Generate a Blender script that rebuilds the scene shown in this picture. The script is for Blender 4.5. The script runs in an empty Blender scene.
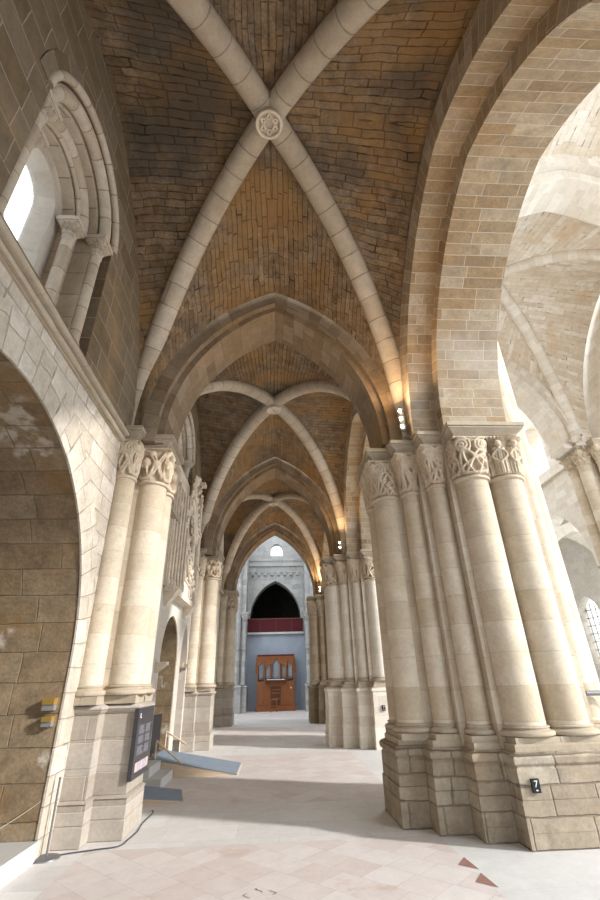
import bpy, math, random
import numpy as np
from mathutils import Vector, Matrix

PI = math.pi
SC = bpy.context.scene
COL = SC.collection

# ------------------------------------------------------------------ mesh helper
class MB:
    """collects faces with UVs in metres, then links them as ONE mesh object"""
    def __init__(s):
        s.v = []; s.f = []; s.uv = []; s.mi = []
    def add(s, pts, uvs, mi=0):
        b = len(s.v); s.v.extend([tuple(map(float, p)) for p in pts])
        s.f.append(tuple(range(b, b + len(pts)))); s.uv.append([tuple(map(float, u)) for u in uvs]); s.mi.append(mi)
    def grid(s, P, UV, close=False, mi=0):
        P = np.asarray(P, float); UV = np.asarray(UV, float)
        n, m = P.shape[:2]; b = len(s.v)
        s.v.extend(map(tuple, P.reshape(-1, 3)))
        mm = m if close else m - 1
        for i in range(n - 1):
            for j in range(mm):
                k = (j + 1) % m
                s.f.append((b + i*m + j, b + i*m + k, b + (i+1)*m + k, b + (i+1)*m + j))
                if close:
                    s.uv.append([tuple(UV[i, j]), tuple(UV[i, j+1]), tuple(UV[i+1, j+1]), tuple(UV[i+1, j])])
                else:
                    s.uv.append([tuple(UV[i, j]), tuple(UV[i, k]), tuple(UV[i+1, k]), tuple(UV[i+1, j])])
                s.mi.append(mi)
    def poly(s, pts, mi=0):
        p = np.asarray(pts, float)
        if len(p) == 4:
            nu = int(max(math.dist(p[0], p[1]), math.dist(p[3], p[2]))/1.2) + 1; nv = int(max(math.dist(p[0], p[3]), math.dist(p[1], p[2]))/1.2) + 1
            if nu*nv > 1:
                f = lambda a, b: (p[0]*(1-a) + p[1]*a)*(1-b) + (p[3]*(1-a) + p[2]*a)*b
                for i in range(nu):
                    for j in range(nv):
                        s.poly4([f(i/nu, j/nv), f((i+1)/nu, j/nv), f((i+1)/nu, (j+1)/nv), f(i/nu, (j+1)/nv)], mi)
                return
        s.poly4(p, mi)
    def poly4(s, p, mi=0):
        p = np.asarray(p, float)
        nrm = np.zeros(3)
        for i in range(len(p)):
            nrm += np.cross(p[i], p[(i+1) % len(p)])
        ax = int(np.argmax(abs(nrm)))
        if ax == 0: uv = p[:, [1, 2]]
        elif ax == 1: uv = p[:, [0, 2]]
        else: uv = p[:, [0, 1]]
        s.add(p, uv, mi)
    def box(s, x0, x1, y0, y1, z0, z1, mi=0):
        c = [(x, y, z) for x in (x0, x1) for y in (y0, y1) for z in (z0, z1)]
        for q in ((0,1,3,2), (4,6,7,5), (0,4,5,1), (2,3,7,6), (0,2,6,4), (1,5,7,3)):
            s.poly([c[i] for i in q], mi)
    def hexa(s, lo, hi, mi=0):
        """8 points: lo = 4 bottom pts, hi = 4 top pts"""
        s.poly(lo, mi); s.poly(hi, mi)
        for i in range(4):
            j = (i+1) % 4
            s.poly([lo[i], lo[j], hi[j], hi[i]], mi)
    def rings(s, poly, prof, cap=True, mi=0):
        """extrude a plan polygon through (offset, z) rings"""
        R = [[(x, y, z) for x, y in offset(poly, d)] for d, z in prof]
        n = len(poly)
        per = [0.0]
        for i in range(n):
            per.append(per[-1] + math.dist(poly[i], poly[(i+1) % n]))
        for a, b in zip(R[:-1], R[1:]):
            for i in range(n):
                j = (i+1) % n
                s.add([a[i], a[j], b[j], b[i]], [(per[i], a[i][2]), (per[i+1], a[i][2]), (per[i+1], b[i][2]), (per[i], b[i][2])], mi)
        if cap:
            s.add(R[0], [(p[0], p[1]) for p in R[0]], mi); s.add(R[-1], [(p[0], p[1]) for p in R[-1]], mi)
    def lathe(s, cx, cy, prof, n=32, a0=0.0, a1=2*PI, mi=0, u0=0.0):
        A = np.linspace(a0, a1, n + 1)
        rr = max(r for r, z in prof)
        P = np.array([[(cx + r*math.cos(a), cy + r*math.sin(a), z) for a in A] for r, z in prof])
        UV = np.array([[(u0 + a*rr, z + 0.6*(rr - r)) for a in A] for r, z in prof])
        s.grid(P, UV, mi=mi)
    def tube(s, path, r, n=10, mi=0, caps=True):
        path = [Vector(p) for p in path]; P = []; UV = []; d = 0.0
        up = Vector((0, 0, 1)); N = None
        for i, p in enumerate(path):
            t = (path[min(i+1, len(path)-1)] - path[max(i-1, 0)]).normalized()
            if N is None:
                N = t.cross(up)
                if N.length < 1e-3: N = t.cross(Vector((1, 0, 0)))
            N = (N - t*N.dot(t)).normalized(); B = t.cross(N)
            if i: d += (p - path[i-1]).length
            ri = r[i] if isinstance(r, (list, tuple)) else r
            P.append([p + ri*(N*math.cos(a) + B*math.sin(a)) for a in np.linspace(0, 2*PI, n+1)])
            UV.append([(a*ri, d) for a in np.linspace(0, 2*PI, n+1)])
        s.grid([[tuple(q) for q in row] for row in P], UV, mi=mi)
        if caps:
            for row in (P[0], P[-1]):
                s.add([tuple(q) for q in row[:-1]], [(0, 0)]*n, mi)
    def ball(s, c, rx, ry, rz, n=12, mi=0):
        P = []; UV = []
        for i in range(n//2 + 1):
            th = PI*i/(n//2)
            P.append([(c[0]+rx*math.sin(th)*math.cos(a), c[1]+ry*math.sin(th)*math.sin(a), c[2]-rz*math.cos(th)) for a in np.linspace(0, 2*PI, n+1)])
            UV.append([(a*rx, th*rz) for a in np.linspace(0, 2*PI, n+1)])
        s.grid(P, UV, mi=mi)
    def build(s, name, mat, parent=None, angle=38):
        me = bpy.data.meshes.new(name)
        off = world_loc(parent)
        V = np.array(s.v, float) - np.array(off)
        me.from_pydata(V.tolist(), [], s.f)
        uvl = me.uv_layers.new(name='UVMap')
        flat = np.array([c for f in s.uv for u in f for c in u], np.float32)
        uvl.data.foreach_set('uv', flat)
        mats = mat if isinstance(mat, (list, tuple)) else [mat]
        for m in mats: me.materials.append(m)
        if len(mats) > 1: me.polygons.foreach_set('material_index', np.array(s.mi, np.int32))
        import bmesh
        bm = bmesh.new(); bm.from_mesh(me)
        bmesh.ops.remove_doubles(bm, verts=bm.verts, dist=1e-5)
        bmesh.ops.recalc_face_normals(bm, faces=bm.faces)
        bm.to_mesh(me); bm.free()
        if not name.startswith('wall_'):
            me.polygons.foreach_set('use_smooth', np.ones(len(me.polygons), bool))
            me.set_sharp_from_angle(angle=math.radians(angle))
        me.update()
        o = bpy.data.objects.new(name, me); COL.objects.link(o)
        if parent is not None: o.parent = parent
        return o

def world_loc(o):
    p = Vector((0, 0, 0))
    while o is not None:
        p = p + o.location; o = o.parent
    return p

def offset(poly, d):
    n = len(poly); out = []
    for i in range(n):
        p0 = Vector(poly[i-1]); p = Vector(poly[i]); p1 = Vector(poly[(i+1) % n])
        a = (p - p0).normalized(); b = (p1 - p).normalized()
        na = Vector((a.y, -a.x)); nb = Vector((b.y, -b.x))
        k = 1 + na.dot(nb)
        m = (na + nb) / (k if k > 0.2 else 0.2)
        q = p + m*d
        out.append((q.x, q.y))
    return out

def thing(name, label, cat, loc=(0, 0, 0), group=None):
    o = bpy.data.objects.new(name, None); COL.objects.link(o)
    o.empty_display_size = 0.2; o.location = loc
    return tag(o, label, cat, group)

def tag(o, label, cat, group=None, kind=None):
    o['label'] = label; o['category'] = cat
    if group: o['group'] = group
    if kind: o['kind'] = kind
    return o

def struct(o, label, cat):
    return tag(o, label, cat, kind='structure')

# ------------------------------------------------------------------ materials
def nodes(name):
    m = bpy.data.materials.new(name); m.use_nodes = True
    nt = m.node_tree; nt.nodes.clear()
    return m, nt

class NT:
    def __init__(s, nt): s.nt = nt
    def n(s, t, **kw):
        x = s.nt.nodes.new(t)
        for k, v in kw.items(): setattr(x, k, v)
        return x
    def lk(s, a, b): s.nt.links.new(a, b)
    def m(s, op, a, b=None, c=None, clamp=False):
        x = s.n('ShaderNodeMath', operation=op); x.use_clamp = clamp
        for i, q in enumerate((a, b, c)):
            if q is None: continue
            if isinstance(q, (int, float)): x.inputs[i].default_value = q
            else: s.lk(q, x.inputs[i])
        return x.outputs[0]
    def noise(s, vec, scale, detail=4, rough=0.6):
        x = s.n('ShaderNodeTexNoise'); x.inputs['Scale'].default_value = scale
        x.inputs['Detail'].default_value = detail; x.inputs['Roughness'].default_value = rough
        if vec is not None: s.lk(vec, x.inputs['Vector'])
        return x
    def ramp(s, fac, stops, interp='LINEAR'):
        x = s.n('ShaderNodeValToRGB'); cr = x.color_ramp; cr.interpolation = interp
        while len(cr.elements) < len(stops): cr.elements.new(0.5)
        for e, (p, c) in zip(cr.elements, stops):
            e.position = p; e.color = (*c, 1) if len(c) == 3 else c
        s.lk(fac, x.inputs[0]); return x.outputs[0]
    def mix(s, fac, a, b, blend='MIX'):
        x = s.n('ShaderNodeMix', data_type='RGBA', blend_type=blend)
        for sock, q in ((x.inputs[0], fac), (x.inputs[6], a), (x.inputs[7], b)):
            if isinstance(q, (int, float)): sock.default_value = q
            elif isinstance(q, tuple): sock.default_value = (*q, 1)
            else: s.lk(q, sock)
        return x.outputs[2]
    def remap(s, v, a, b, c=0.0, d=1.0):
        x = s.n('ShaderNodeMapRange'); x.interpolation_type = 'SMOOTHSTEP'
        s.lk(v, x.inputs[0])
        for i, q in zip((1, 2, 3, 4), (a, b, c, d)): x.inputs[i].default_value = q
        return x.outputs[0]

def stone(name, cols, w=0.6, h=0.35, mortar=(0.3, 0.26, 0.2), ms=0.008, bump=0.35, warp=0.03, stains=(), grain=0.12, rough=0.9, mstr=0.8, crack=0.0, rot=0.0, rowvar=0.6, k=1.0, sat=1.0):
    """coursed masonry from UVs in metres: random stone lengths, per-stone tint, joints, stains"""
    m, nt = nodes(name); g = NT(nt)
    tc = g.n('ShaderNodeTexCoord')
    uv = tc.outputs['UV']; ob = tc.outputs['Object']
    if rot:
        mp = g.n('ShaderNodeMapping'); mp.inputs['Rotation'].default_value = (0, 0, rot); g.lk(uv, mp.inputs[0]); uv = mp.outputs[0]
    nz = g.noise(uv, 1.3, 3)
    sub = g.n('ShaderNodeVectorMath', operation='SUBTRACT'); g.lk(nz.outputs['Color'], sub.inputs[0]); sub.inputs[1].default_value = (0.5, 0.5, 0.5)
    sca = g.n('ShaderNodeVectorMath', operation='SCALE'); g.lk(sub.outputs[0], sca.inputs[0]); sca.inputs['Scale'].default_value = warp*2
    ad = g.n('ShaderNodeVectorMath', operation='ADD'); g.lk(uv, ad.inputs[0]); g.lk(sca.outputs[0], ad.inputs[1])
    sep = g.n('ShaderNodeSeparateXYZ'); g.lk(ad.outputs[0], sep.inputs[0])
    u, v = sep.outputs[0], sep.outputs[1]
    vh = g.m('DIVIDE', v, h); row = g.m('FLOOR', vh); fv = g.m('FRACT', vh)
    wn = g.n('ShaderNodeTexWhiteNoise', noise_dimensions='1D'); g.lk(row, wn.inputs['W'])
    rr = wn.outputs['Value']
    width = g.m('MULTIPLY_ADD', rr, rowvar*w, w*(1 - rowvar/2))
    u2 = g.m('ADD', g.m('DIVIDE', u, width), g.m('MULTIPLY', rr, 17.31))
    col = g.m('FLOOR', u2); fu = g.m('FRACT', u2)
    cmb = g.n('ShaderNodeCombineXYZ'); g.lk(col, cmb.inputs[0]); g.lk(row, cmb.inputs[1])
    w2 = g.n('ShaderNodeTexWhiteNoise', noise_dimensions='2D'); g.lk(cmb.outputs[0], w2.inputs['Vector'])
    idv = w2.outputs['Value']
    du = g.m('MULTIPLY', g.m('MINIMUM', fu, g.m('SUBTRACT', 1.0, fu)), width)
    dv = g.m('MULTIPLY', g.m('MINIMUM', fv, g.m('SUBTRACT', 1.0, fv)), h)
    d = g.m('MINIMUM', du, dv)
    fine = g.noise(ob, 26, 5, 0.65)
    mid = g.noise(ob, 5.5, 5, 0.6)
    dj = g.m('ADD', d, g.m('MULTIPLY_ADD', mid.outputs['Fac'], ms*1.8, -ms*0.9))
    jm = g.remap(dj, ms*0.25, ms*1.3, 1.0, 0.0)
    cols = [tuple(max(0.01, k*(sum(c)/3 + sat*(x - sum(c)/3))) for x in c) for c in cols]
    n = len(cols)
    base = g.ramp(idv, [((i + 0.5)/n, c) for i, c in enumerate(cols)])
    lo, hi = 1 - grain, 1 + grain
    gr = g.ramp(mid.outputs['Fac'], [(0.25, (lo,)*3), (0.75, (hi,)*3)])
    base = g.mix(1.0, base, gr, 'MULTIPLY')
    gf = g.ramp(fine.outputs['Fac'], [(0.3, (1 - grain*0.7,)*3), (0.7, (1 + grain*0.6,)*3)])
    base = g.mix(1.0, base, gf, 'MULTIPLY')
    for (sc_, sl, sh, scol, sa) in stains:
        st = g.noise(ob, sc_, 6, 0.62)
        base = g.mix(g.remap(st.outputs['Fac'], sl, sh, 0.0, sa), base, scol)
    if crack:
        vo = g.noise(uv, 3.1, 2, 0.5)
        cm = g.m('MULTIPLY', g.remap(vo.outputs['Fac'], 0.55, 0.7), g.remap(d, ms*1.2, ms*2.8, 1.0, 0.0))
        base = g.mix(g.m('MULTIPLY', cm, crack), base, (0.035, 0.028, 0.02))
    base = g.mix(g.m('MULTIPLY', jm, mstr), base, mortar)
    hgt = g.m('SUBTRACT', g.m('ADD', g.m('MULTIPLY', fine.outputs['Fac'], 0.25), g.m('ADD', g.m('MULTIPLY', mid.outputs['Fac'], 0.5), g.m('MULTIPLY', idv, 0.35))), jm)
    bp = g.n('ShaderNodeBump'); bp.inputs['Strength'].default_value = bump; bp.inputs['Distance'].default_value = 0.02; g.lk(hgt, bp.inputs['Height'])
    bs = g.n('ShaderNodeBsdfPrincipled'); g.lk(base, bs.inputs['Base Color']); bs.inputs['Roughness'].default_value = rough
    bs.inputs['Specular IOR Level'].default_value = 0.2
    g.lk(bp.outputs[0], bs.inputs['Normal'])
    out = g.n('ShaderNodeOutputMaterial'); g.lk(bs.outputs[0], out.inputs[0])
    return m

def plain(name, col, rough=0.6, metal=0.0, noise=0.1, scale=12, bump=0.1, spec=0.3, stretch=None, emit=0.0):
    m, nt = nodes(name); g = NT(nt)
    tc = g.n('ShaderNodeTexCoord'); vec = tc.outputs['Object']
    if stretch:
        mp = g.n('ShaderNodeMapping'); mp.inputs['Scale'].default_value = stretch; g.lk(vec, mp.inputs[0]); vec = mp.outputs[0]
    nz = g.noise(vec, scale, 5)
    c = g.ramp(nz.outputs['Fac'], [(0.25, tuple(x*(1-noise) for x in col)), (0.75, tuple(min(1, x*(1+noise)) for x in col))])
    bs = g.n('ShaderNodeBsdfPrincipled'); g.lk(c, bs.inputs['Base Color'])
    bs.inputs['Roughness'].default_value = rough; bs.inputs['Metallic'].default_value = metal; bs.inputs['Specular IOR Level'].default_value = spec
    if emit:
        bs.inputs['Emission Color'].default_value = (*col, 1); bs.inputs['Emission Strength'].default_value = emit
    bp = g.n('ShaderNodeBump'); bp.inputs['Strength'].default_value = bump; bp.inputs['Distance'].default_value = 0.01
    g.lk(nz.outputs['Fac'], bp.inputs['Height']); g.lk(bp.outputs[0], bs.inputs['Normal'])
    out = g.n('ShaderNodeOutputMaterial'); g.lk(bs.outputs[0], out.inputs[0])
    return m

def glass(name):
    m, nt = nodes(name); g = NT(nt)
    tr = g.n('ShaderNodeBsdfTransparent'); tl = g.n('ShaderNodeBsdfTranslucent')
    nz = g.noise(None, 8, 3)
    g.lk(g.ramp(nz.outputs['Fac'], [(0.3, (0.85, 0.88, 0.9)), (0.7, (0.95, 0.97, 1))]), tl.inputs[0])
    mx = g.n('ShaderNodeMixShader'); mx.inputs[0].default_value = 0.25
    g.lk(tr.outputs[0], mx.inputs[1]); g.lk(tl.outputs[0], mx.inputs[2])
    out = g.n('ShaderNodeOutputMaterial'); g.lk(mx.outputs[0], out.inputs[0])
    return m

CREAM = [(0.50, 0.425, 0.325), (0.56, 0.485, 0.385), (0.47, 0.395, 0.30), (0.59, 0.52, 0.42)]
M = {}
M['pier'] = stone('cream pier stone', CREAM, w=1.6, h=0.36, ms=0.006, mortar=(0.36, 0.30, 0.22), bump=0.22, warp=0.012, grain=0.10, mstr=0.7,
                  stains=[(1.3, 0.55, 0.75, (0.42, 0.31, 0.19), 0.45), (2.7, 0.62, 0.72, (0.28, 0.24, 0.19), 0.35)], k=0.93, sat=1.1)
M['shaft'] = stone('cream column drums', CREAM, w=60, h=0.37, ms=0.005, mortar=(0.36, 0.30, 0.22), bump=0.16, warp=0.006, grain=0.13, mstr=0.55,
                  stains=[(1.1, 0.52, 0.74, (0.43, 0.33, 0.21), 0.5), (2.7, 0.64, 0.72, (0.30, 0.26, 0.20), 0.4)], k=1.0, sat=1.12)
M['shaft_lit'] = stone('brightly lit pale column drums', [(0.60, 0.545, 0.46), (0.64, 0.585, 0.50)], w=60, h=0.37, ms=0.005, mortar=(0.46, 0.40, 0.32), bump=0.16, warp=0.006, grain=0.09, mstr=0.55)  # pale stone, lightened to carry the bright light on the second pier
M['shaft_lampwarm'] = stone('lamp-warmed brown column drums', [(0.40, 0.31, 0.21), (0.45, 0.355, 0.25)], w=60, h=0.37, ms=0.005, mortar=(0.28, 0.22, 0.15), bump=0.16, warp=0.006, grain=0.12, mstr=0.55)  # brown tint puts the warmth of the lamps into the stone colour
M['wall_low'] = stone('pale rough spandrel stone', [(0.50, 0.44, 0.36), (0.56, 0.50, 0.42), (0.46, 0.40, 0.32), (0.60, 0.54, 0.46)], w=0.45, h=0.27, ms=0.008,
                  mortar=(0.42, 0.36, 0.28), bump=0.7, warp=0.03, grain=0.18, mstr=0.5, crack=0.5, stains=[(1.5, 0.56, 0.7, (0.40, 0.33, 0.25), 0.6)])
M['plinth'] = stone('weathered plinth blocks', [(0.44, 0.37, 0.28), (0.50, 0.42, 0.32), (0.40, 0.33, 0.25), (0.53, 0.46, 0.36)], w=0.62, h=0.27, ms=0.010,
                    mortar=(0.25, 0.20, 0.15), bump=0.8, warp=0.03, grain=0.22, mstr=0.75, crack=0.6,
                    stains=[(1.7, 0.56, 0.72, (0.38, 0.27, 0.16), 0.5), (3.5, 0.6, 0.7, (0.55, 0.50, 0.43), 0.5)], k=0.74, sat=1.05)
M['plinth_wall'] = stone('dressed wall plinth blocks', [(0.50, 0.43, 0.345), (0.54, 0.47, 0.38), (0.47, 0.40, 0.32), (0.56, 0.49, 0.41)], w=2.4, h=0.33, ms=0.007,
                    mortar=(0.55, 0.49, 0.41), bump=0.4, warp=0.008, grain=0.14, mstr=0.6,
                    stains=[(2.1, 0.6, 0.75, (0.42, 0.31, 0.2), 0.3)], k=0.76, sat=0.85)
M['wall'] = stone('rough wall ashlar', [(0.46, 0.38, 0.29), (0.52, 0.44, 0.34), (0.41, 0.33, 0.24), (0.56, 0.48, 0.385)], w=0.72, h=0.36, ms=0.008,
                  mortar=(0.5, 0.43, 0.34), bump=0.5, warp=0.03, grain=0.18, mstr=0.6, crack=0.35,
                  stains=[(0.9, 0.52, 0.7, (0.33, 0.22, 0.11), 0.6), (1.9, 0.6, 0.72, (0.26, 0.22, 0.17), 0.5)], k=0.36, sat=1.5)
M['wall_pale'] = stone('pale dressed wall', [(0.62, 0.56, 0.475), (0.66, 0.60, 0.52), (0.58, 0.515, 0.43), (0.68, 0.63, 0.55)], w=0.75, h=0.34, ms=0.006,
                  mortar=(0.48, 0.42, 0.34), bump=0.25, warp=0.012, grain=0.09, mstr=0.6, crack=0.15,
                  stains=[(1.3, 0.58, 0.75, (0.5, 0.40, 0.28), 0.35)], k=0.85, sat=0.95)
M['chapel'] = stone('brown chapel ashlar', [(0.38, 0.29, 0.195), (0.44, 0.345, 0.24), (0.34, 0.255, 0.165), (0.47, 0.38, 0.275)], w=0.8, h=0.33, ms=0.007,
                  mortar=(0.30, 0.23, 0.15), bump=0.8, warp=0.03, grain=0.3, mstr=0.6, crack=0.3,
                  stains=[(1.0, 0.53, 0.66, (0.27, 0.15, 0.05), 0.6), (1.6, 0.60, 0.68, (0.56, 0.51, 0.44), 0.8), (2.6, 0.6, 0.75, (0.2, 0.16, 0.12), 0.5)], k=0.62, sat=1.2)
M['web'] = stone('rough brown vault web', [(0.255, 0.175, 0.105), (0.31, 0.215, 0.13), (0.215, 0.155, 0.10), (0.345, 0.245, 0.15), (0.27, 0.205, 0.145)], w=0.46, h=0.125, ms=0.006,
                 mortar=(0.12, 0.09, 0.06), bump=1.0, warp=0.085, grain=0.42, mstr=0.2, crack=0.8,
                 stains=[(0.7, 0.44, 0.62, (0.31, 0.175, 0.06), 0.7), (0.45, 0.50, 0.66, (0.085, 0.075, 0.066), 0.8), (1.9, 0.62, 0.72, (0.30, 0.25, 0.19), 0.45)], k=0.84, sat=1.0)
M['rib'] = stone('pale rib voussoirs', [(0.50, 0.435, 0.35), (0.55, 0.485, 0.40), (0.45, 0.385, 0.305), (0.57, 0.51, 0.43)], w=60, h=0.40, ms=0.010,
                 mortar=(0.24, 0.19, 0.14), bump=0.3, warp=0.01, grain=0.13, mstr=0.85,
                 stains=[(1.0, 0.56, 0.72, (0.36, 0.25, 0.14), 0.45)], k=0.95, sat=1.15)
M['arch'] = stone('ochre arch voussoirs', [(0.40, 0.28, 0.16), (0.47, 0.36, 0.235), (0.33, 0.235, 0.14), (0.52, 0.42, 0.30), (0.42, 0.325, 0.22)], w=0.62, h=0.165, ms=0.006,
                  mortar=(0.62, 0.55, 0.45), bump=0.3, warp=0.015, grain=0.24, mstr=0.75,
                  stains=[(0.8, 0.54, 0.7, (0.33, 0.21, 0.10), 0.55), (1.2, 0.57, 0.70, (0.20, 0.17, 0.14), 0.6), (0.5, 0.5, 0.7, (0.52, 0.46, 0.40), 0.5)], k=.85)
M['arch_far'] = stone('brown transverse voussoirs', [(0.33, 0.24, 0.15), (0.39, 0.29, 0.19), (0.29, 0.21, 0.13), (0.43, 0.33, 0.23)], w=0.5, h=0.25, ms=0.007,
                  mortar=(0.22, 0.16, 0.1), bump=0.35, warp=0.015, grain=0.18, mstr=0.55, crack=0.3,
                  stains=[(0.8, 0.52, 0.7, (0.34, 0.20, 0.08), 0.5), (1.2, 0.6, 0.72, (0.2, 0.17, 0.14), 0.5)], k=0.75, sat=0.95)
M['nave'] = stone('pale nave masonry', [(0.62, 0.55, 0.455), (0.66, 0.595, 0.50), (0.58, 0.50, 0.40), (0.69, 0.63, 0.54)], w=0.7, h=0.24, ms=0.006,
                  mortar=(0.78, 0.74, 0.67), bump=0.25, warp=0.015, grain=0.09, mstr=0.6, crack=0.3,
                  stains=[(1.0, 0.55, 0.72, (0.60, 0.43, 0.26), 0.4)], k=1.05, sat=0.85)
M['nave_web'] = stone('pale nave vault web', [(0.60, 0.51, 0.405), (0.65, 0.575, 0.475), (0.56, 0.46, 0.345), (0.68, 0.615, 0.525)], w=0.65, h=0.19, ms=0.007,
                  mortar=(0.45, 0.37, 0.28), bump=0.4, warp=0.03, grain=0.13, mstr=0.55, crack=0.8,
                  stains=[(0.9, 0.52, 0.7, (0.56, 0.38, 0.20), 0.55)], k=1.02, sat=0.95)
M['capital'] = stone('carved capital stone', [(0.50, 0.405, 0.29), (0.53, 0.435, 0.325)], w=9, h=9, ms=0.001, bump=0.3, warp=0, grain=0.18, mstr=0.0,
                     stains=[(6.0, 0.52, 0.7, (0.33, 0.235, 0.14), 0.5)])
M['carving'] = stone('pale carved stone', [(0.60, 0.52, 0.42), (0.64, 0.57, 0.475)], w=9, h=9, ms=0.001, bump=0.35, warp=0, grain=0.16, mstr=0.0, k=1.12, sat=1.1,
                     stains=[(3.0, 0.55, 0.7, (0.46, 0.34, 0.21), 0.5)])
M['mould'] = stone('moulded stone', [(0.50, 0.425, 0.325), (0.55, 0.47, 0.365)], w=1.1, h=9, ms=0.006, mortar=(0.3, 0.25, 0.18), bump=0.25, warp=0.0, grain=0.12, mstr=0.6,
                   stains=[(2.0, 0.56, 0.72, (0.40, 0.29, 0.18), 0.4)], k=0.78, sat=1.1)
M['end'] = stone('grey transept wall', [(0.50, 0.49, 0.47), (0.56, 0.55, 0.53), (0.46, 0.445, 0.42), (0.60, 0.59, 0.57)], w=0.7, h=0.3, ms=0.012, mortar=(0.36, 0.35, 0.33), bump=0.5,
                  warp=0.04, grain=0.12, mstr=0.6, crack=0.4, stains=[(0.8, 0.56, 0.7, (0.4, 0.38, 0.35), 0.5)], k=.74)
M['dark'] = stone('shade-dark recess masonry', [(0.05, 0.045, 0.04), (0.06, 0.055, 0.05)], w=0.7, h=0.3, ms=0.01, mortar=(0.03, 0.03, 0.03), bump=0.3)  # near-black colour stands in for the deep shade inside the gallery
M['plaster'] = plain('blue grey plaster', (0.36, 0.40, 0.46), 0.85, noise=0.12, scale=1.6, bump=0.1)
M['slab'] = stone('pale floor slabs', [(0.575, 0.555, 0.53), (0.61, 0.59, 0.565), (0.54, 0.52, 0.50), (0.635, 0.62, 0.60)], w=0.95, h=0.6, ms=0.004, mortar=(0.44, 0.42, 0.39), bump=0.08,
                  warp=0.004, grain=0.07, rough=0.62, mstr=0.55, stains=[(0.8, 0.52, 0.7, (0.60, 0.51, 0.46), 0.45), (2.2, 0.6, 0.7, (0.46, 0.45, 0.43), 0.4)], k=1.12, sat=0.8)
M['tile'] = stone('pink diagonal floor tiles', [(0.58, 0.49, 0.45), (0.61, 0.53, 0.49), (0.565, 0.47, 0.43), (0.62, 0.565, 0.53), (0.57, 0.46, 0.415)], w=0.36, h=0.36, ms=0.0035, mortar=(0.40, 0.32, 0.28), bump=0.06,
                  warp=0.003, grain=0.07, rough=0.6, mstr=0.55, rot=PI/4, rowvar=0.0, stains=[(1.1, 0.60, 0.68, (0.52, 0.33, 0.265), 0.55), (0.6, 0.5, 0.7, (0.62, 0.585, 0.56), 0.6)], k=1.12, sat=0.62)
M['marble'] = stone('whitish border slabs', [(0.60, 0.595, 0.58), (0.64, 0.635, 0.62), (0.57, 0.565, 0.55)], w=1.3, h=0.7, ms=0.003, mortar=(0.48, 0.47, 0.45), bump=0.06,
                  warp=0.004, grain=0.07, rough=0.55, mstr=0.5, stains=[(1.5, 0.55, 0.7, (0.54, 0.53, 0.52), 0.5)], k=1.0, sat=1.0)
M['redtile'] = plain('red border tile', (0.30, 0.165, 0.14), 0.6, noise=0.15)
M['step'] = plain('white stone step', (0.52, 0.51, 0.49), 0.7, noise=0.06, scale=3)
M['wood'] = plain('orange brown oak', (0.25, 0.082, 0.022), 0.45, noise=0.3, scale=5, stretch=(6, 6, 0.6), bump=0.1, spec=0.4)
M['wood_dark'] = plain('dark brown oak', (0.11, 0.04, 0.018), 0.5, noise=0.25, scale=5, stretch=(6, 6, 0.6))
M['wood_pale'] = plain('pale pine', (0.60, 0.47, 0.33), 0.6, noise=0.12, scale=4, stretch=(1, 6, 6))
M['pipe'] = plain('tin organ pipe', (0.50, 0.52, 0.55), 0.35, metal=0.8, noise=0.05)
M['red'] = plain('dark red cloth', (0.085, 0.010, 0.014), 0.8, noise=0.15, scale=3)
M['black'] = plain('black board', (0.012, 0.012, 0.014), 0.5, noise=0.1)
M['notice'] = plain('charcoal printed panel', (0.050, 0.046, 0.050), 0.4, noise=0.05)
M['print'] = plain('pale grey print', (0.20, 0.20, 0.23), 0.6, noise=0.05)
M['white'] = plain('white print', (0.8, 0.8, 0.8), 0.6, noise=0.02)
M['photo_a'] = plain('mauve picture', (0.42, 0.36, 0.50), 0.5, noise=0.5, scale=60)
M['photo_b'] = plain('tan picture', (0.52, 0.42, 0.36), 0.5, noise=0.5, scale=60)
M['blue'] = plain('blue grey ramp carpet', (0.215, 0.26, 0.32), 0.85, noise=0.12, scale=9)
M['brass'] = plain('brass', (0.62, 0.40, 0.10), 0.35, metal=0.6, noise=0.1)
M['steel'] = plain('brushed steel', (0.20, 0.20, 0.21), 0.45, metal=0.6, noise=0.05)
M['cable'] = plain('dark grey rubber', (0.06, 0.06, 0.07), 0.6, noise=0.05)
M['rope'] = plain('beige cord', (0.36, 0.32, 0.27), 0.8, noise=0.1)
M['lamp'] = plain('lamp housing', (0.30, 0.29, 0.27), 0.5, metal=0.3, noise=0.05)
M['glass'] = glass('hazy window glass')
def bulb_mat(name, col, st):
    m, nt = nodes(name); g = NT(nt)
    e = g.n('ShaderNodeEmission'); e.inputs[0].default_value = (*col, 1); e.inputs[1].default_value = st
    o = g.n('ShaderNodeOutputMaterial'); g.lk(e.outputs[0], o.inputs[0]); return m
M['bulb'] = bulb_mat('warm lit bulb', (1.0, 0.80, 0.52), 60)

# ------------------------------------------------------------------ geometry of arches
def arc(a, h, n=20):
    """pointed (h>=a) or elliptical arc: (t, z) from (-a,0) over (0,h) to (a,0)"""
    L = []
    if h >= a*0.999:
        r = (a*a + h*h)/(2*a); thm = math.acos(max(-1, min(1, (r-a)/r)))
        for i in range(n+1):
            th = thm*i/n; L.append((-a + r - r*math.cos(th), r*math.sin(th)))
    else:
        for i in range(n+1):
            th = PI/2*i/n; L.append((-a*math.cos(th), h*math.sin(th)))
    L[-1] = (0.0, h)
    return L + [(-x, z) for x, z in L[-2::-1]]

def cumlen(P):
    P = np.asarray(P, float)
    return np.concatenate([[0], np.cumsum(np.linalg.norm(np.diff(P, axis=0), axis=1))])

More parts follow.
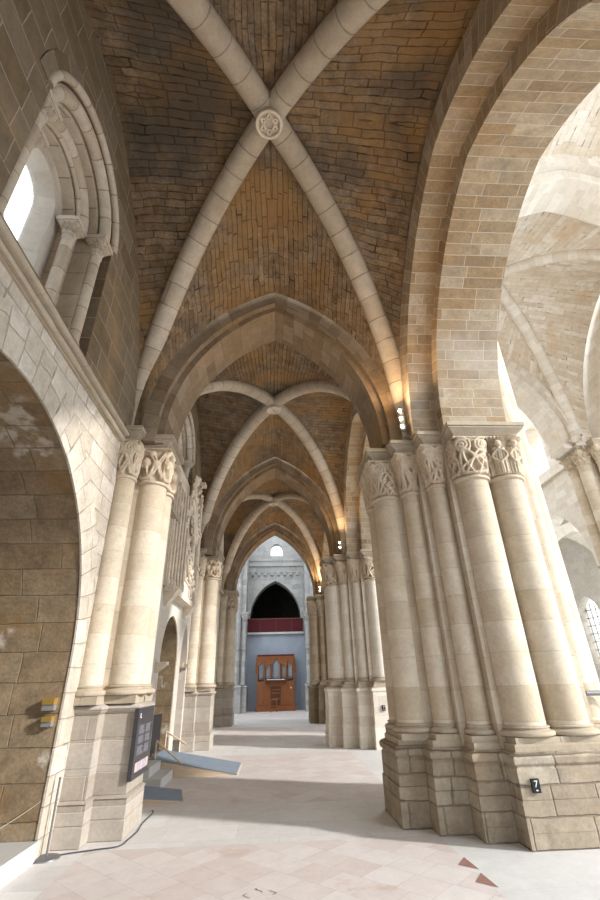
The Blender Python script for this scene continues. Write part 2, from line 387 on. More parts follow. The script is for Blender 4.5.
def arch_order(mb, axis, c, zs, a, h, thick, w0, w1, leg=0.0, n=20, chip=None, mi=0):
    I = arc(a, h, n); E = arc(a + thick, h + thick, n)
    if leg:
        I = [(I[0][0], -leg)] + I + [(I[-1][0], -leg)]; E = [(E[0][0], -leg)] + E + [(E[-1][0], -leg)]
    def p(t, z, w): return (c + t, w, zs + z) if axis == 'x' else (w, c + t, zs + z)
    L = cumlen(I)
    sec = lambda i: [p(*I[i], w0), p(*I[i], w1), p(*E[i], w1), p(*E[i], w0)]
    S = [sec(i) for i in range(len(I))]
    wd = abs(w1 - w0)
    for k, (ua, ub) in enumerate(((0, wd), (wd, wd + thick), (wd + thick, 2*wd + thick), (2*wd + thick, 2*wd + 2*thick))):
        P = [[S[i][k], S[i][(k+1) % 4]] for i in range(len(I))]
        UV = [[(ua, L[i]), (ub, L[i])] for i in range(len(I))]
        mb.grid(P, UV, mi=mi)
    for q in (S[0], S[-1]): mb.poly(q, mi)

def rib_path(a, b, n=26):
    a = np.array(a, float); b = np.array(b, float)
    pl = math.hypot(b[0]-a[0], b[1]-a[1]); h = b[2]-a[2]
    r = (pl*pl + h*h)/(2*h)
    th0 = math.asin(min(1, pl/r)); th0 = PI - th0 if h > pl else th0
    out = []
    for i in range(n+1):
        th = th0*(1 - i/n); s = 1 - r*math.sin(th)/pl
        p = a + (b - a)*s; p[2] = b[2] - r + r*math.cos(th); out.append(p)
    out[-1] = b.copy()
    return np.array(out)

def rib(mb, path, w=0.30, d=0.30):
    """rounded roll on a squared back, swept along the path; the path is the underside"""
    half = w/2
    prof = [(-half*0.86, d), (-half*0.86, d*0.62), (-half, d*0.60)]
    for i in range(13):
        a = PI*i/12; prof.append((-half*math.cos(a), d*0.5 - d*0.5*math.sin(a)))
    prof += [(half, d*0.60), (half*0.86, d*0.62), (half*0.86, d)]
    path = np.asarray(path, float); L = cumlen(path); P = []; UV = []
    hd = path[-1] - path[0]; side = np.array([-hd[1], hd[0], 0]); side /= np.linalg.norm(side)
    cl = [0]
    for q0, q1 in zip(prof[:-1], prof[1:]): cl.append(cl[-1] + math.dist(q0, q1))
    for i in range(len(path)):
        t = path[min(i+1, len(path)-1)] - path[max(i-1, 0)]; t /= np.linalg.norm(t)
        up = np.cross(side, t); up = up if up[2] > 0 or (abs(up[2]) < .3 and np.dot(up[:2], hd[:2]) < 0) else -up
        P.append([path[i] + side*x + up*y for x, y in prof]); UV.append([(c, L[i]) for c in cl])
    mb.grid(P, UV)

def resample(P, n):
    P = np.asarray(P, float); L = cumlen(P); t = np.linspace(0, L[-1], n)
    return np.stack([np.interp(t, L, P[:, k]) for k in range(3)], 1)

def web_cell(mb, A, R, ns=14, nt=28, sag=0.0, flip=False):
    """loft between boundary half-arc A and rib R, both from springing to crown"""
    A = resample(A, nt); R = resample(R, nt)
    S = np.linspace(0, 1, ns)
    P = np.array([[A[i]*(1-s) + R[i]*s + np.array([0, 0, sag*math.sin(PI*s)*(i/(nt-1))]) for s in S] for i in range(nt)])
    LA = cumlen(A); LR = cumlen(R)
    W = np.linalg.norm(A - R, axis=1)
    Lm = 0.5*(LA[-1] + LR[-1]); UV = np.array([[(W[i]*s + 3.0, Lm*(1 - i/(nt-1))) for s in S] for i in range(nt)])
    mb.grid(P, UV)

def vault(x0, x1, y0, y1, feet, key, apex, n=26, rise=0.16, xa=None, ya=None):
    """8 web halves. feet: dict of corner (ix,iy)->point; apex: heights of the 4 boundary arches (x0,x1,y0,y1)"""
    mb = MB()
    key = np.array(key, float); kk = key + np.array([0, 0, rise])
    ribs = {}
    for k, f in feet.items():
        rp = rib_path(f, key, n) + np.array([0, 0, 0.0])
        lift = np.linspace(0.0, 1, n+1)[:, None]*np.array([[0, 0, rise]])
        ribs[k] = rp + lift
    def half(c0, c1, top, zs):
        """half pointed arc from foot c0 (plan) to the crown point top"""
        a = math.dist(c0[:2], top[:2]); h = top[2] - c0[2]
        A = arc(a, h, n)[:n+1]
        d = (np.array(top[:2]) - np.array(c0[:2]))/a
        return np.array([(c0[0] + d[0]*(t + a), c0[1] + d[1]*(t + a), c0[2] + z) for t, z in A])
    cx, cy = key[0], key[1]
    for (ix, iy), f in feet.items():
        X = x0 if ix == 0 else x1; Y = y0 if iy == 0 else y1
        zs = f[2]
        # side arch lying in plane x = X (runs along y)
        A = half((X, Y, zs), None, (X, cy, apex[0] if ix == 0 else apex[1]), zs)
        web_cell(mb, A, ribs[(ix, iy)], sag=0.03)
        # side arch in plane y = Y (runs along x)
        if ya is not None and ya[iy] is not None:
            c_, a_, z_, h_ = ya[iy]; sg = -1 if ix == 0 else 1
            B = np.array([(c_ - sg*t, Y, z_ + z) for t, z in arc(a_, h_, n)[:n+1]]); B[0, 2] -= .25
        else:
            B = half((X, Y, zs), None, (cx, Y, apex[2] if iy == 0 else apex[3]), zs)
        web_cell(mb, B, ribs[(ix, iy)], sag=0.03)
    return mb

# ------------------------------------------------------------------ capitals
def strands(curves, U, V, asp, wid, hgt):
    """relief height of round strands along polylines given in (s, v)"""
    H = np.zeros_like(U)
    pts = np.stack([U.ravel()*asp, V.ravel()], 1)
    for c in curves:
        c = np.asarray(c, float); q = c[:, :2]*np.array([asp, 1.0])
        best = np.full(len(pts), 9.0)
        for k in range(0, len(q), 64):
            d = np.linalg.norm(pts[:, None, :] - q[None, k:k+64, :], axis=2).min(1)
            best = np.minimum(best, d)
        w = wid
        hh = np.where(best < w, np.sqrt(np.maximum(0, 1 - (best/w)**2)), 0).reshape(U.shape)*hgt
        H = np.maximum(H, hh)
    return H

def relief(style, S, V, rng, asp):
    s = np.mod(S, 1.0)
    H = np.zeros_like(s)
    t = np.linspace(0, 1, 150)
    if style in ('vine', 'beast'):
        a, b, ph = rng.choice([(2, 3, 0.4), (3, 2, 0.9), (2, 1, 0.3), (3, 4, 0.5)])
        cur = [np.stack([0.5 + 0.52*np.sin(2*PI*a*t + ph), 0.48 + 0.40*np.sin(2*PI*b*t)], 1)]
        c2 = rng.uniform(0, 6)
        cur.append(np.stack([0.5 + 0.46*np.sin(2*PI*t + c2), 0.38 + 0.28*np.sin(4*PI*t)], 1))
        for cx, sg in ((0.2, 1), (0.8, -1)):
            th = t*4.6*PI; r = 0.015 + 0.17*t
            cur.append(np.stack([cx + sg*r*np.cos(th)/asp*1.0, 0.76 + r*np.sin(th)], 1))
            cur.append(np.stack([cx + sg*(0.30*(1-t)**1.2)/asp*0.6 - sg*0.1*np.sin(PI*t), 0.05 + 0.66*t], 1))
        if style == 'beast':
            cur = cur[:1] + [np.stack([0.15 + 0.7*t, 0.35 + 0.22*np.sin(3*PI*t + ph)], 1)]
        H = strands(cur, s, V, asp, 0.050, 1.0)
        if style == 'beast':
            for (bx, bv, br) in ((0.3, 0.55, 0.17), (0.72, 0.5, 0.16), (0.5, 0.8, 0.12)):
                dd = np.sqrt(((s-bx)*asp)**2 + (V-bv)**2); H = np.maximum(H, 1.15*np.sqrt(np.maximum(0, 1-(dd/br)**2)))
    elif style == 'figure':
        k = 2
        ss = np.mod(s*k, 1.0); ap = asp/k
        hd = np.sqrt(((ss-0.5)*ap)**2 + ((V-0.80)*1.0)**2); H = np.maximum(H, 1.3*np.sqrt(np.maximum(0, 1-(hd/0.10)**2)))
        wb = 0.15 + 0.08*(1-V); bd = np.abs(ss-0.5)*ap
        body = np.where((V > 0.04) & (V < 0.70), np.sqrt(np.maximum(0, 1-(bd/wb)**2)), 0)
        H = np.maximum(H, body*(1.0 + 0.12*np.sin(bd*90)))
        arm = strands([np.stack([0.5 + 0.30*np.sin(PI*t)/ap*0.5, 0.66-0.3*t], 1), np.stack([0.5 - 0.30*np.sin(PI*t)/ap*0.5, 0.66-0.34*t], 1)], ss, V, ap, 0.045, 1.25)
        H = np.maximum(H, arm)
        H = np.maximum(H, np.where(V > 0.92, 0.8 + 0.3*np.sin(s*70), 0))
    else:  # leaf
        for row, (v0, v1, off) in enumerate(((0.02, 0.55, 0.0), (0.30, 0.95, 0.5))):
            k = 2; ss = np.mod(s*k + off, 1.0) - 0.5; tt = np.clip((V-v0)/(v1-v0), 0, 1)
            wl = 0.46*np.sin(PI*np.clip(tt*0.85+0.12, 0, 1))*(1 + 0.10*np.cos(tt*40)); on = (np.abs(ss) < wl) & (V > v0) & (V < v1)
            hh = (0.45 + 0.85*tt**2)*(1 - 0.5*(np.abs(ss)/np.maximum(wl, 1e-3))**2) - 0.28*np.exp(-(ss/0.04)**2) + 0.15*np.cos(np.abs(ss)*46 + tt*10)
            H = np.where(on, np.maximum(H, hh), H)
        th = t*4*PI
        cur = [np.stack([c + sg*(0.02+0.12*t)*np.cos(th)/asp, 0.84 + (0.02+0.11*t)*np.sin(th)], 1) for c, sg in ((0.12, 1), (0.88, -1))]
        H = np.maximum(H, strands(cur, s, V, asp, 0.04, 1.3))
    return H

def capital(mb, cx, cy, r, z0, z1, hx, hy, style, seed, hi=True, depth=None, ox=0.0, oy=0.0):
    """carved bell from a round neck to a squared top; (ox, oy) shifts the top"""
    nu, nv = (200, 54) if hi else (96, 26)
    rng = random.Random(seed)
    ph = np.linspace(0, 2*PI, nu, endpoint=False); vv = np.linspace(0, 1, nv)
    PH, V = np.meshgrid(ph, vv)
    c, s = np.cos(PH), np.sin(PH)
    Rs = 1.0/((np.abs(c)/hx)**6 + (np.abs(s)/hy)**6)**(1/6)
    e = 0.12*V + 0.88*V**2.0
    R = r*1.03 + (Rs - r*1.03)*e
    per = PI/2*(r + max(hx, hy))/2*1.1
    H = relief(style, PH/(PI/2) + 0.5, V, rng, per/(z1 - z0))
    edge = np.clip(V/0.06, 0, 1)*np.clip((1-V)/0.03, 0, 1)
    dp = depth or min(0.085, r*0.36)
    R = R - dp*0.45 + dp*H*edge
    P = np.stack([cx + ox*e + R*c, cy + oy*e + R*s, z0 + (z1-z0)*V], 2)
    U = np.concatenate([PH, np.full((nv, 1), 2*PI)], 1)
    mb.grid(P, np.stack([U*r, np.repeat(V[:, :1], nu+1, 1)], 2), close=True)
    mb.lathe(cx, cy, [(r*1.0, z0-0.035), (r*1.12, z0-0.03), (r*1.17, z0-0.008), (r*1.12, z0+0.016), (r*1.0, z0+0.02)], 32)
    mb.box(cx+ox-hx*0.98, cx+ox+hx*0.98, cy+oy-hy*0.98, cy+oy+hy*0.98, z1-0.03, z1)

def base_prof(r, z0, z1):
    h = z1 - z0
    p = [(r*1.28, z0)]
    for i in range(9):
        a = -PI/2 + PI*i/8; p.append((r*1.20 + 0.11*r*1.2*math.cos(a)*1.0, z0 + 0.26*h + 0.26*h*math.sin(a)))
    p += [(r*1.13, z0 + 0.56*h), (r*1.07, z0 + 0.66*h), (r*1.08, z0 + 0.72*h)]
    for i in range(7):
        a = -PI/2 + PI*i/6; p.append((r*1.08 + 0.05*r*math.cos(a), z0 + 0.82*h + 0.09*h*math.sin(a)))
    p += [(r*1.0, z0 + 0.95*h), (r, z1)]
    return p

def shaft_part(parent, x, y, r, z_ped, z_base, z_cap, z_top, hx, hy, style, seed, hi=True, ped=None, n=36, ox=0, oy=0, cap=True, mat='shaft'):
    """one column: shaft with base, pedestal block and carved capital as its own pieces"""
    m = MB(); zr = np.linspace(z_base - 0.02, z_cap, 9)
    jit = random.Random(seed)
    m.lathe(x, y, [(r*(1 + jit.uniform(-0.006, 0.006)), z) for z in zr], n, u0=seed*0.37)
    sh = m.build('shaft', M[mat], parent)
    b = MB(); b.lathe(x, y, base_prof(r, z_ped + (z_base - z_ped)*0.42, z_base), n)
    q = ped or r*1.32
    zb = z_ped + (z_base - z_ped)*0.42
    b.box(x - q, x + q, y - q, y + q, z_ped, zb)
    b.build('shaft_base', M['mould'], sh)
    if cap:
        c = MB(); capital(c, x, y, r, z_cap, z_top, hx, hy, style, seed, hi, ox=ox, oy=oy)
        c.build('capital', M['capital'], sh, angle=60)
    return sh

ABACUS = lambda z0, z1, d: [(d - 0.13, z0), (d - 0.13, z0 + (z1-z0)*.10), (d - 0.105, z0 + (z1-z0)*.12), (d - 0.105, z0 + (z1-z0)*.20), (d - 0.10, z0 + (z1-z0)*.24), (d - 0.08, z0 + (z1-z0)*.38), (d - 0.045, z0 + (z1-z0)*.48), (d - 0.04, z0 + (z1-z0)*.52), (d - 0.015, z0 + (z1-z0)*.54), (d - 0.015, z0 + (z1-z0)*.62), (d - 0.03, z0 + (z1-z0)*.65), (d, z0 + (z1-z0)*.70), (d, z1 - 0.012), (d - 0.012, z1)]

def courses(z0, z1, hs, groove=0.012, jit=0.012, seed=1, batter=0.0):
    rng = random.Random(seed); P = []; z = z0; i = 0
    while z < z1 - 0.02:
        h = min(hs[i % len(hs)], z1 - z); d = rng.uniform(-jit, jit) + batter*(z1 - z)/(z1 - z0)
        P += [(d - groove, z), (d, z + groove*0.8), (d, z + h - groove*0.8), (d - groove, z + h)]
        z += h; i += 1
    return P

# ------------------------------------------------------------------ arcade pier
STEP = [(1.70, .45), (1.35, .45), (1.35, .76), (.96, .76), (.96, 1.08), (.61, 1.08), (.61, 1.37)]
CORE = [(1.33, .43), (.95, .43), (.95, .74), (.60, .74), (.60, 1.05)]
NSTEP = [(1.36, .54), (.98, .54), (.98, 1.00), (.61, 1.00), (.61, 1.37)]
NCORE = [(1.02, .47), (.60, .47), (.60, 1.05)]
def full(q, nq, cx, cy, m):
    """aisle quadrants q on one side, nave quadrants nq on the other, as a counter-clockwise polygon"""
    a = [(x, y) for x, y in nq]; b = [(-x, y) for x, y in q[::-1]]; c = [(-x, -y) for x, y in q]; d = [(x, -y) for x, y in nq[::-1]]
    P = [(cx + m*x, cy + y) for x, y in a + b + c + d]
    return P if m > 0 else P[::-1]

def arcade_pier(cx, cy, zp, label, seed, hi=True, nave_mirror=1, mats=('plinth', 'shaft', 'pier')):
    """zp = top of the plinth moulding"""
    t = thing('compound_pier', label, 'pier', (cx, cy, 0), 'compound piers of the arcade')
    P = full(STEP, NSTEP, cx, cy, nave_mirror)
    pl = MB()
    cs = courses(0.0, zp - 0.13, [0.14, 0.27, 0.27] if zp < 1 else [0.27], groove=0.004, seed=seed, jit=0.005, batter=0.035)
    pl.rings(P, cs + [(0.0, zp - 0.13), (0.0, zp - 0.125), (0.03, zp - 0.10), (0.035, zp - 0.05), (0.01, zp - 0.02), (-0.03, zp)])
    pl.build('plinth', M[mats[0]], t)
    pd = MB(); pd.rings(P, [(-0.04, zp - 0.01), (-0.04, zp + 0.055), (-0.055, zp + 0.07)]); pd.build('pedestal', M['mould'], t)
    co = MB(); co.rings(full(CORE, NCORE, cx, cy, nave_mirror), [(0, zp), (0, 9.0)], cap=True); co.build('core', M[mats[2]], t)
    zb = zp + 0.24; zc, zt = 4.22, 4.88
    st = ['vine', 'beast', 'leaf', 'vine', 'figure']
    k = seed*10
    for sx in (-1, 1):
        high = sx == nave_mirror
        a, b_ = (8.4, 9.0) if high else (zc, zt)
        for sy in (-1, 1):
            h_ = hi and not high and sy < 0
            if high:
                shaft_part(t, cx + sx*1.06, cy + sy*.265, .235, zp + .05, zb, a, b_, .29, .26, 'leaf', k+1, False, ped=.262, mat=mats[1])
                shaft_part(t, cx + sx*.73, cy + sy*.73, .165, zp + .05, zb, a, b_, .24, .24, 'leaf', k+2, False, ped=.22, mat=mats[1])
                continue
            shaft_part(t, cx + sx*1.39, cy + sy*.235, .215, zp + .05, zb, a, b_, .30, .235, st[(k) % 2], k+1, h_, ped=.235, mat=mats[1])
            shaft_part(t, cx + sx*1.04, cy + sy*.49, .155, zp + .05, zb, a, b_, .235, .235, 'vine', k+2, h_, ped=.215, ox=sx*0.03, oy=sy*0.03, mat=mats[1])
            shaft_part(t, cx + sx*.71, cy + sy*.79, .15, zp + .05, zb, a, b_, .235, .235, 'vine', k+3, h_, ped=.205, ox=sx*0.02, oy=sy*0.03, mat=mats[1])
    for sy in (-1, 1):
        for sx in (-1, 1):
            shaft_part(t, cx + sx*.265, cy + sy*1.03, .25, zp + .05, zb, zc, zt, .27, .30, 'vine' if sx*nave_mirror < 0 else 'figure', k+4+sx, hi and sy < 0, ped=.262, n=48, mat=mats[1])
    ab = MB()
    q = [(1.70, .50), (1.36, .50), (1.36, .80), (.99, .80), (.99, 1.10), (.61, 1.10), (.61, 1.40)]
    # the abacus breaks round the aisle side and both arcade faces
    left = [(cx - x*nave_mirror, cy + y) for x, y in q]; right = [(cx - x*nave_mirror, cy - y) for x, y in q[::-1]]
    A = left + [(cx + .61*nave_mirror, cy + 1.40), (cx + .61*nave_mirror, cy - 1.40)] + right
    ar = sum(A[i][0]*A[(i+1) % len(A)][1] - A[(i+1) % len(A)][0]*A[i][1] for i in range(len(A)))
    if ar < 0: A = A[::-1]
    ab.rings(A, ABACUS(4.88, 5.10, 0.0)); ab.build('abacus', M['mould'], t)
    up = MB(); up.rings(offset(full(CORE, NCORE, cx, cy, nave_mirror), -0.02), [(0, 5.0), (0, 7.4)]); up.build('springer', M['arch_far'], t)
    hb = MB(); hb.rings([(cx + x*nave_mirror, cy + y) for x, y in ((0.5, -1.0), (1.0, -1.0), (1.0, -.6), (1.38, -.6), (1.38, .6), (1.0, .6), (1.0, 1.0), (0.5, 1.0))][::nave_mirror], ABACUS(9.0, 9.2, 0.05))
    hb.build('impost', M['mould'], t)
    return t

CY = [7.13, 14.6, 21.95]
R1 = arcade_pier(3.25, CY[0], 0.83, 'nearest great compound pier, low plinth with black number plaque, carved vine capitals', 1)
R2 = arcade_pier(3.2, CY[1], 1.40, 'second arcade pier along the aisle, tall pale plinth with small dark plaque', 2, True, mats=('nave', 'shaft_lit', 'nave'))  # paler stone set; bright light on this pier is partly in its colour
R3 = arcade_pier(3.2, CY[2], 1.40, 'far brown arcade pier beside the opening to the organ, under the glowing lamp', 3, False, mats=('arch_far', 'shaft_lampwarm', 'arch_far'))  # brown stone set; lamp warmth is put into the colour of this pier

# ------------------------------------------------------------------ wall piers of the aisle
def wall_pier(cy, label, seed, hi=True):
    t = thing('wall_pier', label, 'pier', (-2.5, cy, 0), 'wall piers of the aisle')
    zp = 1.39
    def P(e=0.0):
        L = [(-3.0, -.66), (-2.15, -.66), (-2.15, -.42), (-1.76, -.42), (-1.76, .42), (-2.15, .42), (-2.15, .66), (-3.0, .66)]
        return [(x, cy + y) for x, y in L]
    pl = MB()
    pl.rings(P(), courses(0.0, 0.40, [0.2, 0.2], seed=seed, jit=0.012) + [(0.005, 0.40), (-0.035, 0.43)] + [(d - 0.035, z) for d, z in courses(0.43, zp - 0.11, [0.30, 0.29, 0.31], jit=0.003, groove=0.006, seed=seed)] +
             [(-0.035, zp - 0.11), (-0.01, zp - 0.09), (0.015, zp - 0.05), (0.0, zp - 0.02), (-0.04, zp)])
    pl.build('plinth', M['plinth_wall'], t)
    co = MB(); co.rings([(-3.0, cy - .60), (-2.40, cy - .60), (-2.40, cy - .40), (-2.10, cy - .40), (-2.10, cy + .40), (-2.40, cy + .40), (-2.40, cy + .60), (-3.0, cy + .60)], [(0, zp), (0, 7.2)])
    co.build('core', M['pier'], t)
    for sy in (-1, 1):
        shaft_part(t, -2.40, cy + sy*.33 + sy*.20, .165, zp, zp + .22, 4.5, 5.12, .215, .22, 'vine', seed*7 + 1, hi and sy < 0, ped=.20)
        shaft_part(t, -2.04, cy + sy*.215, .235, zp, zp + .22, 4.5, 5.12, .29, .235, 'beast', seed*7 + 3, hi, ped=.235)
    ab = MB()
    A = [(-3.0, -.80), (-2.16, -.80), (-2.16, -.50), (-1.72, -.50), (-1.72, .50), (-2.16, .50), (-2.16, .80), (-3.0, .80)]
    ab.rings([(x, cy + y) for x, y in A], ABACUS(5.12, 5.36, 0.0)); ab.build('abacus', M['mould'], t)
    return t
L1 = wall_pier(CY[0], 'wall pier carrying the charcoal notice board, with two stone columns', 4)
L2 = wall_pier(CY[1] + .1, 'wall pier beyond the blue ramp and the two wall arches', 5)
L3 = wall_pier(CY[2] - .15, 'farthest wall pier before the crossing, opposite the brown pier', 6, False)

# ------------------------------------------------------------------ aisle vaults
KEYS = [(-.10, 3.56, 8.90), (-.05, 10.85, 8.62), (-.08, 18.3, 8.52)]
ORD = ['nearest', 'second', 'third']
for b in range(3):
    kx, ky, kz = KEYS[b]
    ya = 0.25 if b == 0 else CY[b-1]; yb = CY[b]
    near = 0.35 if b else 0.0
    feet = {(0, 1): (-2.40, yb - .50, 5.36), (1, 1): (2.25, yb - .63, 5.12), (0, 0): (-2.40, ya + (.5 if b else .05), 5.36), (1, 0): (2.25, ya + (.5 if b else .25), 5.15)}
    wf = {k: (f[0] - .05 if k[0] == 0 else f[0] + .1, f[1], f[2]) for k, f in feet.items()}
    y0 = ya + .55 if b else 0.05; y1 = yb - .60
    mb = vault(-2.44, 2.45, y0, y1, wf, (kx, ky, kz + .12), (9.55, 8.95, 8.62 if b else kz + .12, 8.62), rise=0.12, ya=((-.02, 2.24, 5.3, 3.33) if b else None, (-.02, 2.24, 5.3, 3.33)))
    o = mb.build('ceiling', M['web'], None, angle=180)
    struct(o, f'rough brown stone web of the {ORD[b]} aisle vault', 'vault')
    side = {(0, 1): 'rising from the far wall pier', (1, 1): 'rising from the far arcade pier', (0, 0): 'running towards the near wall corner', (1, 0): 'running towards the near arcade corner'}
    for k, f in feet.items():
        m = MB(); rib(m, rib_path(f, (kx, ky, kz)), 0.36, 0.30)
        o = m.build('vault_rib', M['rib'], None, angle=50)
        tag(o, f'pale diagonal rib of the {ORD[b]} aisle vault, {side[k]}', 'rib', 'diagonal ribs of the aisle vaults')
    # boss: carved disc with a six-pointed star in a ring
    t = thing('vault_boss', f'round carved boss with six-pointed star where ribs of the {ORD[b]} aisle vault cross', 'boss', (kx, ky, kz - .03), 'vault bosses of the aisle')
    m = MB(); m.lathe(kx, ky, [(0.001, kz - .05), (.18, kz - .05), (.195, kz - .03), (.195, kz + .22)], 36); m.build('disc', M['rib'], t)
    m = MB(); m.lathe(kx, ky, [(.155, kz - .05), (.16, kz - .085), (.195, kz - .085), (.202, kz - .05)], 36); m.build('ring', M['carving'], t)
    m = MB()
    for s in (0, 1):
        T = [(kx + .15*math.cos(PI/2 + s*PI + i*2*PI/3), ky + .15*math.sin(PI/2 + s*PI + i*2*PI/3)) for i in range(3)]
        for i in range(3):
            m.tube([(*T[i], kz - .06), (*T[(i+1) % 3], kz - .06)], .017, 6)
    m.build('star', M['carving'], t)

# transverse arches of the aisle
TL = ['first pointed arch across the aisle, between the notice board pier and nearest pier', 'second pointed arch across the aisle, beyond the blue ramp', 'farthest pointed aisle arch, framing the grey end wall']
for b in range(3):
    c = -.02; yc = CY[b]
    t = thing('transverse_arch', TL[b], 'arch', (c, yc, 5.3), 'transverse arches of the aisle')
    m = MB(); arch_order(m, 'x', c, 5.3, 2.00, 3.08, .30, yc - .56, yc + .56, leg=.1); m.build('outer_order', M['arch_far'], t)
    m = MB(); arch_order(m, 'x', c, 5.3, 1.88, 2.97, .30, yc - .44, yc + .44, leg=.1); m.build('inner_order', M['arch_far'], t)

# ------------------------------------------------------------------ arcade between aisle and nave
MID = [3.46, (CY[0] + CY[1])/2, (CY[1] + CY[2])/2]
AL = ['great round arcade arch springing overhead from the nearest pier into the nave', 'second arcade arch, between the nearest pier and the second pier', 'third arcade arch, between the second pier and the far brown pier']
for b in range(3):
    c = MID[b]; dz = 0.0
    t = thing('arcade_arch', AL[b], 'arch', (3.2, c, 5.1), 'arcade arches')
    hs = 2.45 if b == 0 else (CY[b] - CY[b-1])/2 - 1.30
    m = MB(); arch_order(m, 'y', c, 5.1, hs, 2.92, .5, 2.66, 3.70, leg=.0, n=30); m.build('inner_order', M['arch'], t)
    m = MB(); arch_order(m, 'y', c, 5.1, hs + .22, 3.18, .5, 2.24, 3.66, leg=.0, n=30); m.build('outer_order', M['arch'], t)

def arch_wall(mb, axis, w0, w1, c, a, zs, h, t0, t1, z0, z1, n=24, sill=None, two=True, back=True):
    """wall slab with an arched opening; axis 'y' = wall runs along y, w = its x faces"""
    A = arc(a, h, n)
    pts = [(A[0][0], -1)] if False else []
    cols = [(t0, None), (c - a, None)] if t0 < c - a - 1e-6 else []
    prof = [(c + t, zs + z) for t, z in A]
    zb = z0 if sill is None else sill
    def p(t, z, w): return (w, t, z) if axis == 'y' else (t, w, z)
    for w in ((w0, w1) if two else (w0,)):
        for u0, u1 in ((t0, c - a), (c + a, t1)):
            if u1 - u0 < 1e-5: continue
            us = np.linspace(u0, u1, 2 + int((u1 - u0)/0.7)); zz = np.linspace(z0, z1, 2 + int((z1 - z0)/0.7))
            mb.grid([[p(u, z, w) for u in us] for z in zz], [[(u, z) for u in us] for z in zz])
        for q0, q1 in zip(prof[:-1], prof[1:]):
            mb.poly([p(q0[0], q0[1], w), p(q1[0], q1[1], w), p(q1[0], z1, w), p(q0[0], z1, w)])
        if sill is not None: mb.poly([p(c - a, z0, w), p(c + a, z0, w), p(c + a, sill, w), p(c - a, sill, w)])
    path = [(c - a, zb)] + prof + [(c + a, zb)]
    L = cumlen([(0, *q) for q in path])
    mb.grid([[p(q[0], q[1], w0), p(q[0], q[1], w1)] for q in path], [[(0, L[i]), (abs(w1-w0), L[i])] for i in range(len(path))])
    if sill is not None: mb.poly([p(c - a, sill, w0), p(c + a, sill, w0), p(c + a, sill, w1), p(c - a, sill, w1)])

mb = MB()
for b in range(3):
    hs = (2.45 if b == 0 else (CY[b] - CY[b-1])/2 - 1.30) + .6
    arch_wall(mb, 'y', 2.75, 3.69, MID[b], hs, 5.1, 3.5, (-.6 if b == 0 else CY[b-1]), CY[b], 5.1, 15.2)
o = mb.build('wall_arcade', M['nave'], None); struct(o, 'pale wall over the arcade arches, between aisle and nave', 'wall')

# ------------------------------------------------------------------ outer aisle wall
# bay 1: deep barrel arch below, round headed window above
mb = MB()
XW = -2.50
arch_wall(mb, 'y', XW, -5.6, 3.62, 2.50, 1.85, 2.50, -.7, 7.0, 0, 5.15, n=28)
mb.poly([(-5.6, 0.2, 0), (-5.6, 7, 0), (-5.6, 7, 5), (-5.6, 0.2, 5)])
mb_l = mb
o = mb.build('wall_left', M['chapel'], None); struct(o, 'brown ashlar wall and deep round-arched recess beside the rope barrier', 'wall')
t = thing('chapel_arch', 'pale ring of voussoirs around the deep round-arched recess', 'arch', (XW, 3.62, 0))
m = MB(); I = arc(2.49, 2.49, 30); E_ = [(-3.5, 0)]
# the ring fills the wall face between the recess and the pier, course by course
prof = [(3.62 - 2.49, 0.0)] + [(3.62 + a, 1.85 + z) for a, z in I] + [(3.62 + 2.49, 0.0)]
outr = [(3.62 - 2.97, 0.0)] + [(3.62 + a, 1.85 + z) for a, z in arc(2.97, 2.97, 30)] + [(3.62 + 2.97, 0.0)]
L = cumlen([(0, *q) for q in prof])
rj = random.Random(5)
ej = [0.0] + [rj.uniform(-.03, .03) for _ in outr[1:-1]] + [0.0]
for off_ in (0.025,):
    m.grid([[(XW + off_, *p0), (XW + off_, p1[0], p1[1] + e)] for p0, p1, e in zip(prof, outr, ej)], [[(0, L[i]), (.48, L[i])] for i in range(len(prof))])
    m.grid([[(XW + off_, *p0), (XW, *p0)] for p0 in prof], [[(0, L[i]), (.03, L[i])] for i in range(len(prof))])
    m.grid([[(XW + off_, p1[0], p1[1] + e), (XW, p1[0], p1[1] + e)] for p1, e in zip(outr, ej)], [[(0, L[i]), (.03, L[i])] for i in range(len(prof))])
m.build('arch_ring', M['wall_low'], t)
m = MB()
sp = outr[1:-1]
for q0, q1, e0, e1 in zip(sp[:-1], sp[1:], ej[1:-2], ej[2:-1]):
    m.poly([(XW + .02, q0[0], q0[1] + e0), (XW + .02, q1[0], q1[1] + e1), (XW + .02, q1[0], 5.14), (XW + .02, q0[0], 5.14)])
m.poly([(XW + .02, 6.59, 0), (XW + .02, 7.0, 0), (XW + .02, 7.0, 5.14), (XW + .02, 6.59, 5.14)])
m.build('spandrel', M['wall_low'], t)
# raised floor of the recess
m = MB(); m.box(-5.6, -2.46, -.6, 6.10, 0.0, .18)
o = m.build('floor_step', M['step'], None); struct(o, 'white stone step along the arched recess', 'step')

# cornice under the window
m = MB()
prof_c = [(-2.52, 5.02), (-2.455, 5.02), (-2.455, 5.045)] + [(-2.43 + .035*math.sin(a), 5.075 - .035*math.cos(a)) for a in np.linspace(0, PI, 7)] + [(-2.43, 5.115), (-2.41, 5.12)] + [(-2.375 + .04*math.sin(a), 5.155 - .035*math.cos(a)) for a in np.linspace(0, PI, 7)] + [(-2.38, 5.20), (-2.45, 5.25)]
ys = np.linspace(-.6, 6.30, 30); rj = random.Random(3)
P = [[(x + rj.uniform(-.006, .006), y, z + rj.uniform(-.004, .004)) for x, z in prof_c] for y in ys]
m.grid(P, [[(y, 0.03*i) for i in range(len(prof_c))] for y in ys])
o = m.build('trim_1', M['mould'], None); struct(o, 'moulded stone string course running under the round window', 'cornice')

